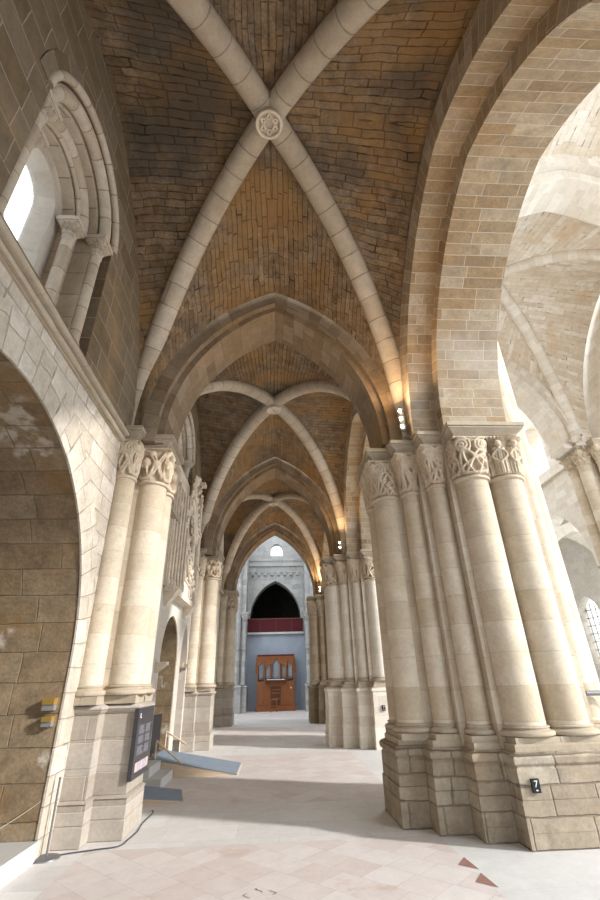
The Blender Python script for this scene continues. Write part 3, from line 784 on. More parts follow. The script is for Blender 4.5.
def arched_window(idx, yc, zc, label, hi=True, zsill=5.32):
    """deep round window with stepped orders, rolls, colonnettes and hazy pane"""
    mb = MB(); arch_wall(mb, 'y', -2.42, -2.60, yc, 1.02, zc, 1.02, yc - 3.75, yc + 3.75, 5.15, 10.3, n=24, sill=zsill, two=False)
    o = mb.build('wall_left', M['wall'], None); struct(o, f'brown upper wall around the {label}', 'wall')
    w = thing(f'window_{idx}', label, 'window', (-2.6, yc, zsill)); w['kind'] = 'structure'
    m = MB()
    st = [(-2.60, 1.03), (-2.60, .80), (-2.84, .80), (-2.84, .60), (-3.0, .60), (-3.0, .41), (-3.20, .33), (-3.26, .33)]
    rows = []
    for x, R in st:
        A = arc(R, R, 20)
        rows.append([(x, yc - R, zsill)] + [(x, yc + a, zc + z) for a, z in A] + [(x, yc + R, zsill)])
    rows = np.array(rows); du = cumlen([(0, x, R) for x, R in st])
    for i in range(len(st) - 1):
        L = cumlen(rows[i])
        mat_i = 1 if i >= 4 else 0
        m.grid(rows[i:i+2], [[(du[i], L[j]) for j in range(rows.shape[1])], [(du[i+1], L[j]) for j in range(rows.shape[1])]], mi=mat_i)
    m.poly([(-2.42, yc - 1.03, zsill), (-2.42, yc + 1.03, zsill), (-3.3, yc + 1.03, zsill - .0), (-3.3, yc - 1.03, zsill - .0)])
    m.build('jamb', [M['rib'], M['wall_pale']], w)
    for R, x, r in ((1.06, -2.43, .055), (.90, -2.52, .085), (.72, -2.76, .075), (.655, -2.80, .035), (.97, -2.50, .03)):
        m = MB(); m.tube([(x, yc + a*R, zc + z*R) for a, z in arc(1, 1, 26)], r, 10); m.build('roll_moulding', M['rib'], w)
    m = MB(); arch_order(m, 'y', yc, zc, 1.10, 1.10, .17, -2.46, -2.405, n=24); m.build('hood_band', M['wall'], w)
    for sy in (-1, 1):
        for R, x, r in ((.88, -2.56, .075), (.60, -2.83, .075)):
            y = yc + sy*R
            m = MB(); m.lathe(x, y, [(r, zsill + .12), (r, zc - .30)], 20)
            c = m.build('colonnette', M['rib'], w)
            m = MB(); capital(m, x, y, r, zc - .30, zc - .07, .135, .135, 'leaf', 31 + int(R*10), hi, depth=.02); m.box(x - .15, x + .15, y - .15, y + .15, zc - .07, zc); m.build('capital', M['rib'], c)
            m = MB(); m.lathe(x, y, base_prof(r, zsill + .03, zsill + .14), 20); m.box(x - .11, x + .11, y - .11, y + .11, zsill, zsill + .04); m.build('colonnette_base', M['rib'], c)
    m = MB(); R = .335
    m.poly([(-3.24, yc + R, zsill)] + [(-3.24, yc - a*R, zc + z*R) for a, z in arc(1, 1, 16)] + [(-3.24, yc - R, zsill)])
    m.build('pane', M['glass'], w)
    return w
arched_window(1, 3.57, 7.30, 'round-headed window with stepped mouldings above the chapel recess')
arched_window(2, 10.85, 7.30, 'narrow bright window above the carved tracery panel', False)

# bays 2 and 3 of the outer wall: lower part with doorway and pointed niche
mb = MB()
arch_wall(mb, 'y', -2.48, -4.2, 11.60, .90, 2.12, .95, 7.0, 12.90, 0.30, 5.15, n=14)
arch_wall(mb, 'y', -2.48, -3.0, 13.42, .47, 2.10, .95, 12.90, 14.4, 0.30, 5.15, n=14)
for y0, y1 in ((7.0, 10.70), (12.50, 12.95), (13.89, 14.4)): mb.poly([(-2.48, y0, 0), (-2.48, y1, 0), (-2.48, y1, .3), (-2.48, y0, .3)])
mb.poly([(-2.48, 14.4, 0), (-2.48, 22.6, 0), (-2.48, 22.6, 10.2), (-2.48, 14.4, 10.2)])
o = mb.build('wall_left', M['wall_pale'], None); struct(o, 'pale dressed wall with a doorway and a pointed niche beside the ramp', 'wall')
d = thing('door_1', 'dark round-arched doorway behind the ramp', 'doorway', (-2.5, 11.95, .3)); d['kind'] = 'structure'
m = MB(); m.poly([(-4.19, 10.6, 0.2), (-4.19, 12.6, .2), (-4.19, 12.6, 3.3), (-4.19, 10.6, 3.3)]); m.poly([(-2.48, 10.7, .3), (-4.2, 10.7, .3), (-4.2, 12.5, .3), (-2.48, 12.5, .3)])
m.build('passage', M['chapel'], d)
m = MB(); arch_order(m, 'y', 11.60, 2.12, .875, .925, .02, -4.15, -2.50, leg=1.81, n=14); m.build('shade_lining', M['chapel'], d)  # brown layer added over the pale jamb; its colour stands in for shadow
n_ = thing('window_3', 'blind pointed niche beside the doorway', 'niche', (-2.9, 13.42, .3)); n_['kind'] = 'structure'
m = MB(); m.poly([(-2.98, 12.9, .2), (-2.98, 13.95, .2), (-2.98, 13.95, 3.1), (-2.98, 12.9, 3.1)]); m.build('niche_back', M['wall'], n_)
for y in (13.00, 13.84):
    m = MB(); m.box(-2.62, -2.40, y - .06, y + .06, 1.98, 2.08); m.build('impost', M['mould'], n_)
m = MB(); m.box(-2.5, -2.34, 7.9, 14.0, 5.10, 5.22); m.box(-2.5, -2.34, 15.3, 21.2, 5.10, 5.22)
o = m.build('trim_2', M['mould'], None); struct(o, 'string course along the wall beyond the notice board', 'cornice')

# carved tracery panel, the remains of a Gothic monument
t = thing('tracery_panel', 'damaged pale Gothic tracery panel high on the wall above the doorway', 'carving', (-2.48, 11.7, 3.4))
X0 = -2.48
rj = random.Random(8)
m = MB(); m.box(X0 - .02, X0 + .04, 10.25, 12.95, 3.5, 6.6); m.build('backing', M['carving'], t)
def crocket(mb, x, y, z, s):
    for k in range(4): mb.ball((x + rj.uniform(0, .06)*s, y + rj.uniform(-.06, .06)*s, z + rj.uniform(-.06, .06)*s), .04*s, .045*s, .05*s, 8)
for i, y in enumerate(np.linspace(10.32, 11.12, 6)):
    pr = .07 + .035*i
    m = MB(); m.box(X0, X0 + pr, y - .02, y + .02, 3.55, 6.0); m.tube([(X0 + pr, y, 3.55), (X0 + pr, y, 5.95)], .028, 8)
    m.lathe(X0 + pr, y, [(.03, 3.55), (.05, 3.58), (.05, 3.68), (.03, 3.72)], 10); m.build('mullion', M['carving'], t)
m = MB()
for y in np.linspace(10.32, 10.96, 5):
    m.tube([(X0 + .14, y + .08 + a, 5.45 + z) for a, z in arc(.08, .16, 6)], .02, 6)
m.box(X0, X0 + .16, 10.28, 11.15, 5.95, 6.05); m.build('lancet_heads', M['carving'], t)
for y in (11.20, 12.52):
    m = MB(); m.tube([(X0 + .16, y, 3.6), (X0 + .16, y, 5.15)], .055, 10)
    for z in (3.62, 4.4, 5.12): m.lathe(X0 + .16, y, [(.055, z - .04), (.085, z - .02), (.085, z + .02), (.055, z + .04)], 10)
    m.build('niche_shaft', M['carving'], t)
m = MB(); A = arc(.66, 1.0, 12)
m.tube([(X0 + .16, 11.86 + a, 5.15 + z) for a, z in A], .06, 8); m.tube([(X0 + .10, 11.86 + a*.85, 5.15 + z*.85) for a, z in A], .035, 8)
for a, z in A[1::3]:
    m.tube([(X0 + .12, 11.86 + a*.88, 5.15 + z*.88), (X0 + .16, 11.86 + a*.62, 5.15 + z*.66)], [.05, .012], 6)
m.build('niche_arch', M['carving'], t)
m = MB()
for sg in (-1, 1):
    L_ = [(X0 + .20, 11.86 + sg*.85*(1 - q), 5.1 + 1.55*q) for q in np.linspace(0, 1, 9)]
    m.tube(L_, .05, 8)
    for p in L_[1:-1]: crocket(m, p[0], p[1] + sg*.09, p[2] + .04, 1.15)
crocket(m, X0 + .2, 11.86, 6.78, 1.8); m.tube([(X0 + .2, 11.86, 6.6), (X0 + .2, 11.86, 6.95)], [.05, .02], 8)
m.build('gable', M['carving'], t)
m = MB(); L_ = [(X0 + .22, 11.22 + 1.28*q, 4.95 - 1.0*q) for q in np.linspace(0, 1, 12)]
m.tube(L_, .05, 8); m.tube([(x, y, z - .28) for x, y, z in L_], .035, 8)
for p in L_: crocket(m, p[0] - .02, p[1], p[2] - .14, 1.25)
m.build('foliage_frieze', M['carving'], t)
for k in range(4):
    y = 11.36 + k*.31; z0 = 3.58; h_ = .62 - .05*k
    m = MB(); m.lathe(X0 + .14, y, [(.10, z0), (.085, z0 + h_*.4), (.09, z0 + h_*.62), (.045, z0 + h_*.78)], 12); m.ball((X0 + .15, y, z0 + h_*.9), .055, .055, .07, 10)
    m.tube([(X0 + .18, y - .08, z0 + h_*.66), (X0 + .25, y - .02, z0 + h_*.5), (X0 + .24, y + .03, z0 + h_*.55)], .025, 6); m.build('figure', M['carving'], t)
m = MB()
for k, (hw, z0, z1) in enumerate(((.13, 3.5, 4.5), (.11, 4.5, 5.5), (.09, 5.5, 6.4))):
    m.box(X0, X0 + .16 + hw, 12.78 - hw, 12.78 + hw, z0, z1); m.box(X0, X0 + .20 + hw, 12.78 - hw - .04, 12.78 + hw + .04, z1 - .08, z1)
    for dy in (-hw*.55, hw*.55): m.tube([(X0 + .17 + hw, 12.78 + dy, z0), (X0 + .17 + hw, 12.78 + dy, z1 - .1)], .022, 6)
m.hexa([(X0, 12.66, 6.4), (X0 + .26, 12.66, 6.4), (X0 + .26, 12.90, 6.4), (X0, 12.90, 6.4)], [(X0 + .10, 12.76, 7.15), (X0 + .15, 12.76, 7.15), (X0 + .15, 12.80, 7.15), (X0 + .10, 12.80, 7.15)])
for q in np.linspace(.1, .9, 5): crocket(m, X0 + .26 - .1*q, 12.66 + .1*q, 6.4 + .75*q, .8)
m.box(X0, X0 + .34, 12.62, 12.94, 6.98, 7.06)
m.build('pinnacle', M['carving'], t)
for y in (10.5, 12.83):
    m = MB(); m.hexa([(X0, y - .10, 3.15), (X0 + .06, y - .10, 3.15), (X0 + .06, y + .10, 3.15), (X0, y + .10, 3.15)], [(X0, y - .20, 3.5), (X0 + .34, y - .20, 3.5), (X0 + .34, y + .20, 3.5), (X0, y + .20, 3.5)]); m.build('bracket', M['carving'], t)
m = MB(); m.box(X0, X0 + .24, 10.25, 12.95, 3.42, 3.56); m.build('sill', M['carving'], t)

# ------------------------------------------------------------------ crossing and end wall
YE = 31.4
mb = MB(); arch_wall(mb, 'x', YE, YE + 1.0, .02, 1.70, 5.30, 2.45, -6, 6.2, 4.40, 9.2, n=20)
o = mb.build('wall_end', M['end'], None); struct(o, 'grey stone end wall pierced by a dark pointed gallery arch', 'wall')
mb = MB()
arch_wall(mb, 'x', YE + .25, YE + .9, .10, .42, 10.0, .42, -6, 6.2, 9.2, 14.0, n=10, sill=9.55)
mb.box(-6, 6.2, YE - .10, YE + .4, 8.74, 8.92); mb.box(-6, 6.2, YE - .05, YE + .4, 9.12, 9.27)
for i in range(26): mb.box(-5.6 + i*.44, -5.42 + i*.44, YE - .14, YE + .1, 8.1, 8.3)
mb.box(-6, 6.2, YE - .06, YE + .1, 8.30, 8.38)
o = mb.build('wall_end', M['end'], None); struct(o, 'upper end wall with corbel row and small bright window', 'wall')
w = thing('window_4', 'small bright window at the top of the end wall', 'window', (.1, YE + .5, 9.55)); w['kind'] = 'structure'
m = MB(); m.poly([(.10 - .45, YE + .7, 9.5), (.10 + .45, YE + .7, 9.5), (.10 + .45, YE + .7, 10.45), (.10 - .45, YE + .7, 10.45)]); m.build('pane', M['glass'], w)
m = MB(); m.poly([(-6, YE, 0), (6.2, YE, 0), (6.2, YE, 4.4), (-6, YE, 4.4)])
o = m.build('wall_end', M['plaster'], None); struct(o, 'blue-grey plastered wall behind the organ', 'wall')
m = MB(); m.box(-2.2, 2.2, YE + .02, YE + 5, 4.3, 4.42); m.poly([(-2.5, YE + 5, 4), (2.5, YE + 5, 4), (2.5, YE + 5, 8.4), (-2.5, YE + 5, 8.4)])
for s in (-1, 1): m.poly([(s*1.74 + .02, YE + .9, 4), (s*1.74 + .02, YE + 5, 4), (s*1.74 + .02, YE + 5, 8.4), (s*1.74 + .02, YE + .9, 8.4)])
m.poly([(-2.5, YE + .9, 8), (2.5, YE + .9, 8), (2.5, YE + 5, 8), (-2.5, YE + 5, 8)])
o = m.build('wall_gallery', M['dark'], None); struct(o, 'gallery depth behind the red parapet, its shade put into near-black colour', 'wall')
t = thing('gallery_parapet', 'dark red cloth parapet in the gallery arch above the organ', 'parapet', (0, YE - .06, 4.42))
m = MB(); m.box(-1.78, 1.82, YE - .12, YE - .04, 4.46, 5.24); m.build('cloth', M['red'], t)
m = MB()
m.box(-1.82, 1.86, YE - .16, YE + .02, 5.22, 5.30); m.build('top_rail', M['wood_dark'], t)
for x in (-1.0, .05, 1.1):
    m = MB(); m.box(x - .015, x + .015, YE - .128, YE - .118, 4.46, 5.22); m.build('seam', M['wood_dark'], t)
m = MB(); m.box(-1.85, 1.9, YE - .20, YE - .02, 4.32, 4.44); o = m.build('trim_3', M['step'], None); struct(o, 'pale ledge under the red parapet', 'ledge')
# crossing piers flanking the organ wall
for sx, lab in ((-1, 'slender grey pier of the crossing beside the organ, on the notice board side'), (1, 'slender grey pier of the crossing beside the organ, on the arcade side')):
    t = thing('crossing_pier', lab, 'pier', (sx*2.3, 29.9, 0), 'crossing piers')
    x0 = sx*2.35 + .05
    m = MB(); P = [(x0 - .62, 29.5), (x0 - .32, 29.5), (x0 - .32, 29.2), (x0 + .32, 29.2), (x0 + .32, 29.5), (x0 + .62, 29.5), (x0 + .62, 31.4), (x0 - .62, 31.4)]
    m.rings(P, courses(0, 1.3, [.32], jit=.008, seed=4) + [(0.04, 1.32), (-.03, 1.42)]); m.build('plinth', M['end'], t)
    m = MB(); m.rings(offset(P, -.16), [(0, 1.4), (0, 12)]); m.build('core', M['end'], t)
    for k, (dx, y, ztop, zc) in enumerate(((-sx*.40, 29.6, 5.35, 4.7), (0, 29.38, 9.5, 8.9), (sx*.4, 29.6, 9.5, 8.9))):
        m = MB(); m.lathe(x0 + dx, y, [(.13, 1.5), (.13, zc)], 20); sh = m.build('shaft', M['end'], t)
        m = MB(); capital(m, x0 + dx, y, .13, zc, ztop, .24, .24, 'leaf', 40 + k, False); m.box(x0 + dx - .27, x0 + dx + .27, y - .27, y + .27, ztop, ztop + .13); m.build('capital', M['end'], sh)
        m = MB(); m.lathe(x0 + dx, y, base_prof(.13, 1.42, 1.56), 20); m.lathe(x0 + dx, y, [(.13, 3.28), (.17, 3.3), (.17, 3.4), (.13, 3.42)], 20); m.build('shaft_base', M['end'], sh)
m = MB()
for sx in (-1, 1): m.poly([(sx*6.1, 22.6, 0), (sx*6.1, YE, 0), (sx*6.1, YE, 14), (sx*6.1, 22.6, 14)])
o = m.build('wall_transept', M['end'], None); struct(o, 'grey side walls of the transept', 'wall')

# ------------------------------------------------------------------ organ
OY = 30.55
t = thing('pipe_organ', 'orange-brown wooden chest organ with grey pipes against the end wall', 'organ', (.04, OY, 0))
oz = lambda x: x + .04
m = MB(); m.box(oz(-1.14), oz(1.14), OY, OY + .75, 0, 1.60); m.box(oz(-1.18), oz(1.18), OY - .03, OY + .75, 0, .25); m.build('lower_case', M['wood'], t)
for x0, x1 in ((-1.06, -.74), (-.68, -.36), (.36, .68), (.74, 1.06)):
    m = MB(); m.box(oz(x0), oz(x1), OY - .035, OY, .34, 1.48); m.build('panel', M['wood'], t)
m = MB(); m.box(oz(-.30), oz(.30), OY - .02, OY + .02, .32, 1.30)
m.build('centre_panel', M['wood_dark'], t)
for z in (.62, .92, 1.10):
    m = MB(); m.box(oz(-.24), oz(.24), OY - .06, OY - .01, z, z + .07); m.build('drawer', M['wood'], t)
m = MB(); m.box(oz(-.62), oz(.62), OY - .30, OY + .05, 1.58, 1.66); m.box(oz(-.62), oz(-.56), OY - .28, OY, 1.44, 1.72); m.box(oz(.56), oz(.62), OY - .28, OY, 1.44, 1.72); m.build('key_desk', M['wood_dark'], t)
m = MB(); m.box(oz(-.54), oz(.54), OY - .28, OY - .08, 1.66, 1.70); m.build('keyboard', M['white'], t)
m = MB(); m.box(oz(-1.14), oz(1.14), OY + .42, OY + .75, 1.60, 3.0); m.build('back_case', M['wood_dark'], t)
xs = [-1.14, -.72, -.62, -.30, -.22, .36, .42, .66, .74, 1.14]
for x in (-1.11, -.68, -.27, .33, .68, 1.09):
    m = MB(); m.box(oz(x - .04), oz(x + .04), OY + .02, OY + .42, 1.6, 2.95); m.build('stile', M['wood'], t)
m = MB(); m.box(oz(-1.16), oz(1.16), OY - .02, OY + .75, 2.86, 2.98); m.build('cornice', M['wood'], t)
m = MB(); m.box(oz(-1.16), oz(1.16), OY - .03, OY + .75, 2.98, 3.07); m.build('top_cloth', M['red'], t)
def head(x0, x1, zl, zm, zr, name='pipe_shade'):
    m = MB(); y0, y1 = OY + .0, OY + .05; xm = (x0 + x1)/2
    f = lambda y: [(oz(x0), y, zl), (oz(xm), y, zm), (oz(x1), y, zr), (oz(x1), y, 2.87), (oz(x0), y, 2.87)]
    m.poly(f(y0)); m.poly(f(y1))
    a, b = f(y0), f(y1)
    for i in range(5): m.poly([a[i], a[(i+1) % 5], b[(i+1) % 5], b[i]])
    m.build(name, M['wood'], t)
head(-1.10, -.70, 2.42, 2.58, 2.70); head(-.66, -.29, 2.35, 2.46, 2.55); head(-.25, .31, 2.52, 2.84, 2.52); head(.35, .66, 2.55, 2.46, 2.35); head(.70, 1.08, 2.70, 2.58, 2.42)
for x0, x1, n in ((-1.04, -.74, 4), (-.62, -.32, 4), (-.21, .27, 6), (.39, .63, 3), (.74, 1.03, 4)):
    for i in range(n):
        x = x0 + (x1 - x0)*(i + .5)/n; r = (x1 - x0)/n*.46
        m = MB(); m.lathe(oz(x), OY + .22, [(r*.35, 1.66), (r, 1.86), (r, 2.84)], 12); m.build('pipe', M['pipe'], t)
for sx in (-1, 1):
    m = MB(); a = [(oz(sx*1.14), OY + .1, 1.95), (oz(sx*1.26), OY + .1, 2.1), (oz(sx*1.20), OY + .1, 2.9), (oz(sx*1.14), OY + .1, 3.0)]
    b_ = [(x, y + .05, z) for x, y, z in a]
    m.hexa(a, b_); m.build('side_wing', M['wood'], t)
m = MB(); m.ball((oz(.93), OY - .06, 1.22), .04, .02, .05, 8); m.build('lock', M['white'], t)
t = thing('organ_bench', 'small dark wooden bench in front of the organ', 'bench', (-.08, OY - .75, 0))
m = MB(); m.box(-.30, .14, OY - .95, OY - .66, .60, .64); m.build('seat', M['wood'], t)
for x in (-.26, .10):
    m = MB(); m.box(x - .03, x + .03, OY - .92, OY - .69, 0, .60); m.build('leg', M['wood'], t)
m = MB(); m.box(-.26, .10, OY - .80, OY - .77, .2, .28); m.build('stretcher', M['wood_dark'], t)

# ------------------------------------------------------------------ nave beyond the arcade
NX = 7.65; ZN = 9.2
nfeet = {(0, 0): (4.15, CY[0] + .75, ZN), (0, 1): (4.15, CY[1] - .75, ZN), (1, 0): (11.15, CY[0] + .75, ZN), (1, 1): (11.15, CY[1] - .75, ZN)}
mb = vault(4.2, 11.9, CY[0] + .62, CY[1] - .62, nfeet, (NX, 10.85, 14.15), (14.1, 14.1, 13.75, 13.9), rise=.1, ya=((NX, 3.8, ZN, 4.65), (NX, 3.8, ZN, 4.65)))
o = mb.build('ceiling', M['nave_web'], None, angle=180); struct(o, 'pale orange-tinted web of the nave vault, behind the pale double arch', 'vault')
f0 = {(0, 0): (4.15, .7, ZN), (0, 1): (4.15, CY[0] - .75, ZN), (1, 0): (11.15, .7, ZN), (1, 1): (11.15, CY[0] - .75, ZN)}
mb = vault(4.2, 11.9, .1, CY[0] - .62, f0, (NX, 3.56, 14.15), (14.1, 14.1, 13.9, 13.95), rise=.1, ya=(None, (NX, 3.8, ZN, 4.65)))
o = mb.build('ceiling', M['nave_web'], None, angle=180); struct(o, 'whitish web of the nave vault in front of the pale double arch', 'vault')
for k, lab in (((1, 1), 'pale nave vault rib falling to the carved capitals across the nave'), ((1, 0), 'curved pale nave vault rib just behind the double arch'), ((0, 1), 'pale nave vault rib behind the great arcade arch'), ((0, 0), 'pale nave vault rib above the nearest pier')):
    m = MB(); rib(m, rib_path(nfeet[k], (NX, 10.85, 14.05)), .42, .34); o = m.build('vault_rib', M['nave'], None, angle=50)
    tag(o, lab, 'rib', 'diagonal ribs of the nave vault')
for yc, lab in ((CY[0], 'pale double-order arch across the nave, seen through the great arcade arch'), (CY[1], 'broad pale arch across the nave landing on the carved capitals')):
    t = thing('nave_arch', lab, 'arch', (NX, yc, ZN), 'transverse arches of the nave')
    m = MB(); arch_order(m, 'x', NX, ZN, 3.50, 4.35, .45, yc - .70, yc + .70, leg=.1, n=26); m.build('outer_order', M['nave'], t)
    m = MB(); arch_order(m, 'x', NX, ZN, 3.16, 3.98, .36, yc - .47, yc + .47, leg=.1, n=26); m.build('inner_order', M['nave'], t)
O1 = arcade_pier(12.55, CY[1], 1.40, 'pale pier across the nave with carved foliage capitals below the vault ribs', 7, False, nave_mirror=-1)
# opposite wall, clerestory and outer aisle
mb = MB(); arch_wall(mb, 'y', 12.0, 13.1, 18.3, 2.25, 5.1, 2.8, CY[1], CY[2] + 1, 0.0, 9.25, n=20)
o = mb.build('wall_right', M['nave'], None); struct(o, 'pale wall across the nave with a pointed arch', 'wall')
mb = MB(); arch_wall(mb, 'y', 12.0, 13.0, 17.75, .75, 11.2, .75, CY[1], CY[2] + 1, 9.25, 15.2, n=16, sill=9.6)
mb.poly([(12.0, 8.6, 9.3), (12.0, CY[1], 9.3), (12.0, CY[1], 15.2), (12.0, 8.6, 15.2)])
mb.box(11.86, 12.05, CY[1], CY[2], 9.1, 9.25)
o = mb.build('wall_right', M['nave'], None); struct(o, 'pale clerestory wall across the nave with a bright window', 'wall')
w = thing('window_5', 'bright clerestory window across the nave', 'window', (12.8, 17.75, 9.6)); w['kind'] = 'structure'
m = MB(); m.poly([(12.8, 17.75 + .76, 9.6)] + [(12.8, 17.75 - a*.76, 11.2 + z*.76) for a, z in arc(1, 1, 12)] + [(12.8, 17.75 - .76, 9.6)]); m.build('pane', M['glass'], w)
mb = MB(); arch_wall(mb, 'y', 18.0, 18.8, 26.0, .95, 4.4, 1.15, 20.5, 34, 0, 10, n=14, sill=2.0)
o = mb.build('wall_right', M['wall_pale'], None); struct(o, 'bright outer wall with the barred window, through the pointed nave arch', 'wall')
w = thing('window_6', 'pointed window with leaded bars seen through the pointed nave arch', 'window', (18.5, 26, 2.0)); w['kind'] = 'structure'
m = MB(); m.poly([(18.5, 26.95, 2.0)] + [(18.5, 26 - a, 4.4 + z) for a, z in arc(.95, 1.15, 12)] + [(18.5, 25.05, 2.0)]); m.build('pane', M['glass'], w)
for k in range(5):
    m = MB(); m.box(18.42, 18.48, 25.2 + k*.4 - .025, 25.2 + k*.4 + .025, 2.0, 5.2); m.build('bar', M['lamp'], w)
for k in range(7):
    m = MB(); m.box(18.42, 18.48, 25.05, 26.95, 2.3 + k*.42, 2.34 + k*.42); m.build('bar', M['lamp'], w)
mb = MB(); arch_order(mb, 'x', 15.4, 5.1, 2.2, 3.0, .5, CY[2] - .5, CY[2] + .5, leg=5.1, n=16)
o = mb.build('far_aisle_arch', M['nave'], None); tag(o, 'grey pointed arch inside the aisle across the nave', 'arch')
mb = MB(); mb.poly([(13, CY[1], 9), (18.5, CY[1], 9), (18.5, 34, 9), (13, 34, 9)]); mb.poly([(12.5, 34, 0), (18.5, 34, 0), (18.5, 34, 10), (12.5, 34, 10)])
o = mb.build('ceiling', M['nave'], None); struct(o, 'shadowed roof of the aisle across the nave', 'ceiling')

# ------------------------------------------------------------------ floor
mb = MB()
def fl(x0, x1, y0, y1, mi): mb.add([(x0, y0, 0), (x1, y0, 0), (x1, y1, 0), (x0, y1, 0)], [(x0, y0), (x1, y0), (x1, y1), (x0, y1)], mi)
ybands = [-6, 6.42, 8.2, 13.2, 15.9, 20.6, 23.4, YE]
for i, (a, b) in enumerate(zip(ybands[:-1], ybands[1:])):
    tl = 1 if i % 2 == 0 else 0
    fl(-2.05, 1.86, a, b, tl)
    fl(-6, -2.05, a, b, 0); fl(1.86, 19, a, b, 2)
fl(-8, 19, YE, 36, 0)
o = mb.build('floor', [M['slab'], M['tile'], M['marble']], None); struct(o, 'pale church floor of slabs and pinkish diagonal tiles', 'floor')
FLOOR = o
m = MB()
for y in (5.09, 5.50):
    m.poly([(1.75, y, .002), (1.90, y - .14, .002), (1.88, y + .19, .002)])
m.build('border_tile', M['redtile'], FLOOR)
m = MB()
for (x, y, k) in ((-.02, 5.1, 0), (-.14, 5.16, 1), (-.24, 5.06, 2)):
    pts = [(x + .03*math.sin(i*1.1 + k), y + .022*i - .05, 0.003) for i in range(5)]
    for p0, p1 in zip(pts[:-1], pts[1:]):
        m.poly([p0, p1, (p1[0] + .010, p1[1], .003), (p0[0] + .010, p0[1], .003)])
m.build('inlay_mark', M['wood_dark'], FLOOR)

mb = MB()  # unseen wall added close behind the camera to hold back light
for i in range(5): mb.box(-5.7 + i*.9, -4.8 + i*.9, -1.6, -1.3, 0, 15)
for i in range(5, 12): mb.box(-5.7 + i*.9, -4.8 + i*.9, -1.6, -1.3, 3.4, 15)  # opening left under this stretch lets fill light in from behind
mb.box(2.66, 4.9, -1.3, 1.1, 0, 5.1)
o = mb.build('wall_light_block', M['chapel'], None); struct(o, 'added unseen wall behind the viewpoint that blocks stray light, with pier stub', 'wall')
# ------------------------------------------------------------------ small things
# notice board on the wall pier
t = thing('notice_board', 'charcoal information board with columns of text and a row of pictures', 'notice board', (-1.74, 6.93, .58))
m = MB(); m.box(-1.795, -1.755, 6.70, 7.50, .56, 1.33); m.box(-1.755, -1.742, 6.70, 7.50, .56, 1.33); m.build('panel', M['notice'], t)
m = MB(); m.box(-1.742, -1.739, 6.79, 6.81, 1.22, 1.27); m.box(-1.742, -1.739, 6.79, 6.84, 1.215, 1.225); m.build('title', M['white'], t)
for c0 in (6.80, 7.13):
    for z0, n in ((1.13, 6), (1.01, 5), (.90, 6)):
        m = MB(); rj = random.Random(int(c0*100 + z0*10))
        for k in range(n): m.box(-1.742, -1.7395, c0, c0 + .26 + rj.uniform(-.05, .03), z0 - k*.017 - .009, z0 - k*.017)
        m.build('text_block', M['print'], t)
for k in range(5):
    m = MB(); m.box(-1.742, -1.739, 6.80 + k*.128, 6.80 + k*.128 + .115, .63, .73); m.build('picture', M['photo_a' if k % 2 else 'photo_b'], t)

def text_mesh(body, size, parent, loc, rot, mat, name):
    cu = bpy.data.curves.new(name, 'FONT'); cu.body = body; cu.size = size; cu.align_x = 'CENTER'; cu.align_y = 'CENTER'; cu.extrude = .0015
    tmp = bpy.data.objects.new(name, cu); COL.objects.link(tmp)
    dg = bpy.context.evaluated_depsgraph_get(); me = bpy.data.meshes.new_from_object(tmp.evaluated_get(dg))
    bpy.data.objects.remove(tmp); me.name = name
    me.materials.clear(); me.materials.append(mat)
    o = bpy.data.objects.new(name, me); COL.objects.link(o); o.parent = parent
    o.location = Vector(loc) - world_loc(parent); o.rotation_euler = rot
    return o
for (x, y, z, lab) in ((2.785, CY[0] - 1.415, .54, 'small black plaque numbered 7 on the low plinth of the nearest pier'), (2.83, CY[1] - 1.41, .91, 'small dark numbered plaque on the tall plinth of the second pier')):
    t = thing('number_plaque', lab, 'plaque', (x, y, z), 'number plaques on the piers')
    m = MB(); m.box(x - .042, x + .042, y - .008, y + .02, z - .062, z + .062); m.build('plate', M['black'], t)
    text_mesh('7', .085, t, (x, y - .010, z + .015), (PI/2, 0, 0), M['white'], 'numeral')
    m = MB(); m.box(x - .010, x + .010, y - .010, y - .008, z - .044, z - .032); m.build('mark', M['white'], t)

# brass plates on the jamb of the recess
for (x0, x1, z0, z1, lab) in ((-2.69, -2.555, 1.36, 1.485, 'upper of two small brass plates on the recess wall'), (-2.66, -2.55, 1.20, 1.30, 'lower, smaller brass plate on the recess wall')):
    t = thing('brass_plate', lab, 'plate', ((x0+x1)/2, 6.08, z0), 'brass plates by the recess')
    m = MB(); m.box(x0, x1, 6.03, 6.125, z0 + .5*(z1-z0), z1); m.build('lid', M['brass'], t)
    m = MB(); m.box(x0, x1, 6.045, 6.125, z0, z0 + .5*(z1-z0)); m.build('face', M['lamp'], t)

# rope barrier
t = thing('stanchion', 'thin steel barrier post with round foot beside the white step', 'stanchion', (-2.40, 6.235, 0))
m = MB(); m.lathe(-2.40, 6.235, [(.001, .022), (.10, .022), (.135, .012), (.138, 0), (.001, 0)], 28); m.build('foot', M['steel'], t)
m = MB(); m.tube([(-2.40, 6.235, .01), (-2.405, 6.235, .68)], .011, 10); m.build('post', M['steel'], t)
m = MB(); m.ball((-2.405, 6.235, .69), .015, .015, .015, 8); m.build('cap', M['steel'], t)
m = MB(); m.tube([(-2.405 - .9*s, 6.235 - .9*s, .60 - .34*s - .12*math.sin(PI*s)) for s in np.linspace(0, 1, 14)], .004, 8)
o = m.build('barrier_cord', M['rope'], None); tag(o, 'thin beige cord running from the barrier post into the recess', 'cord')
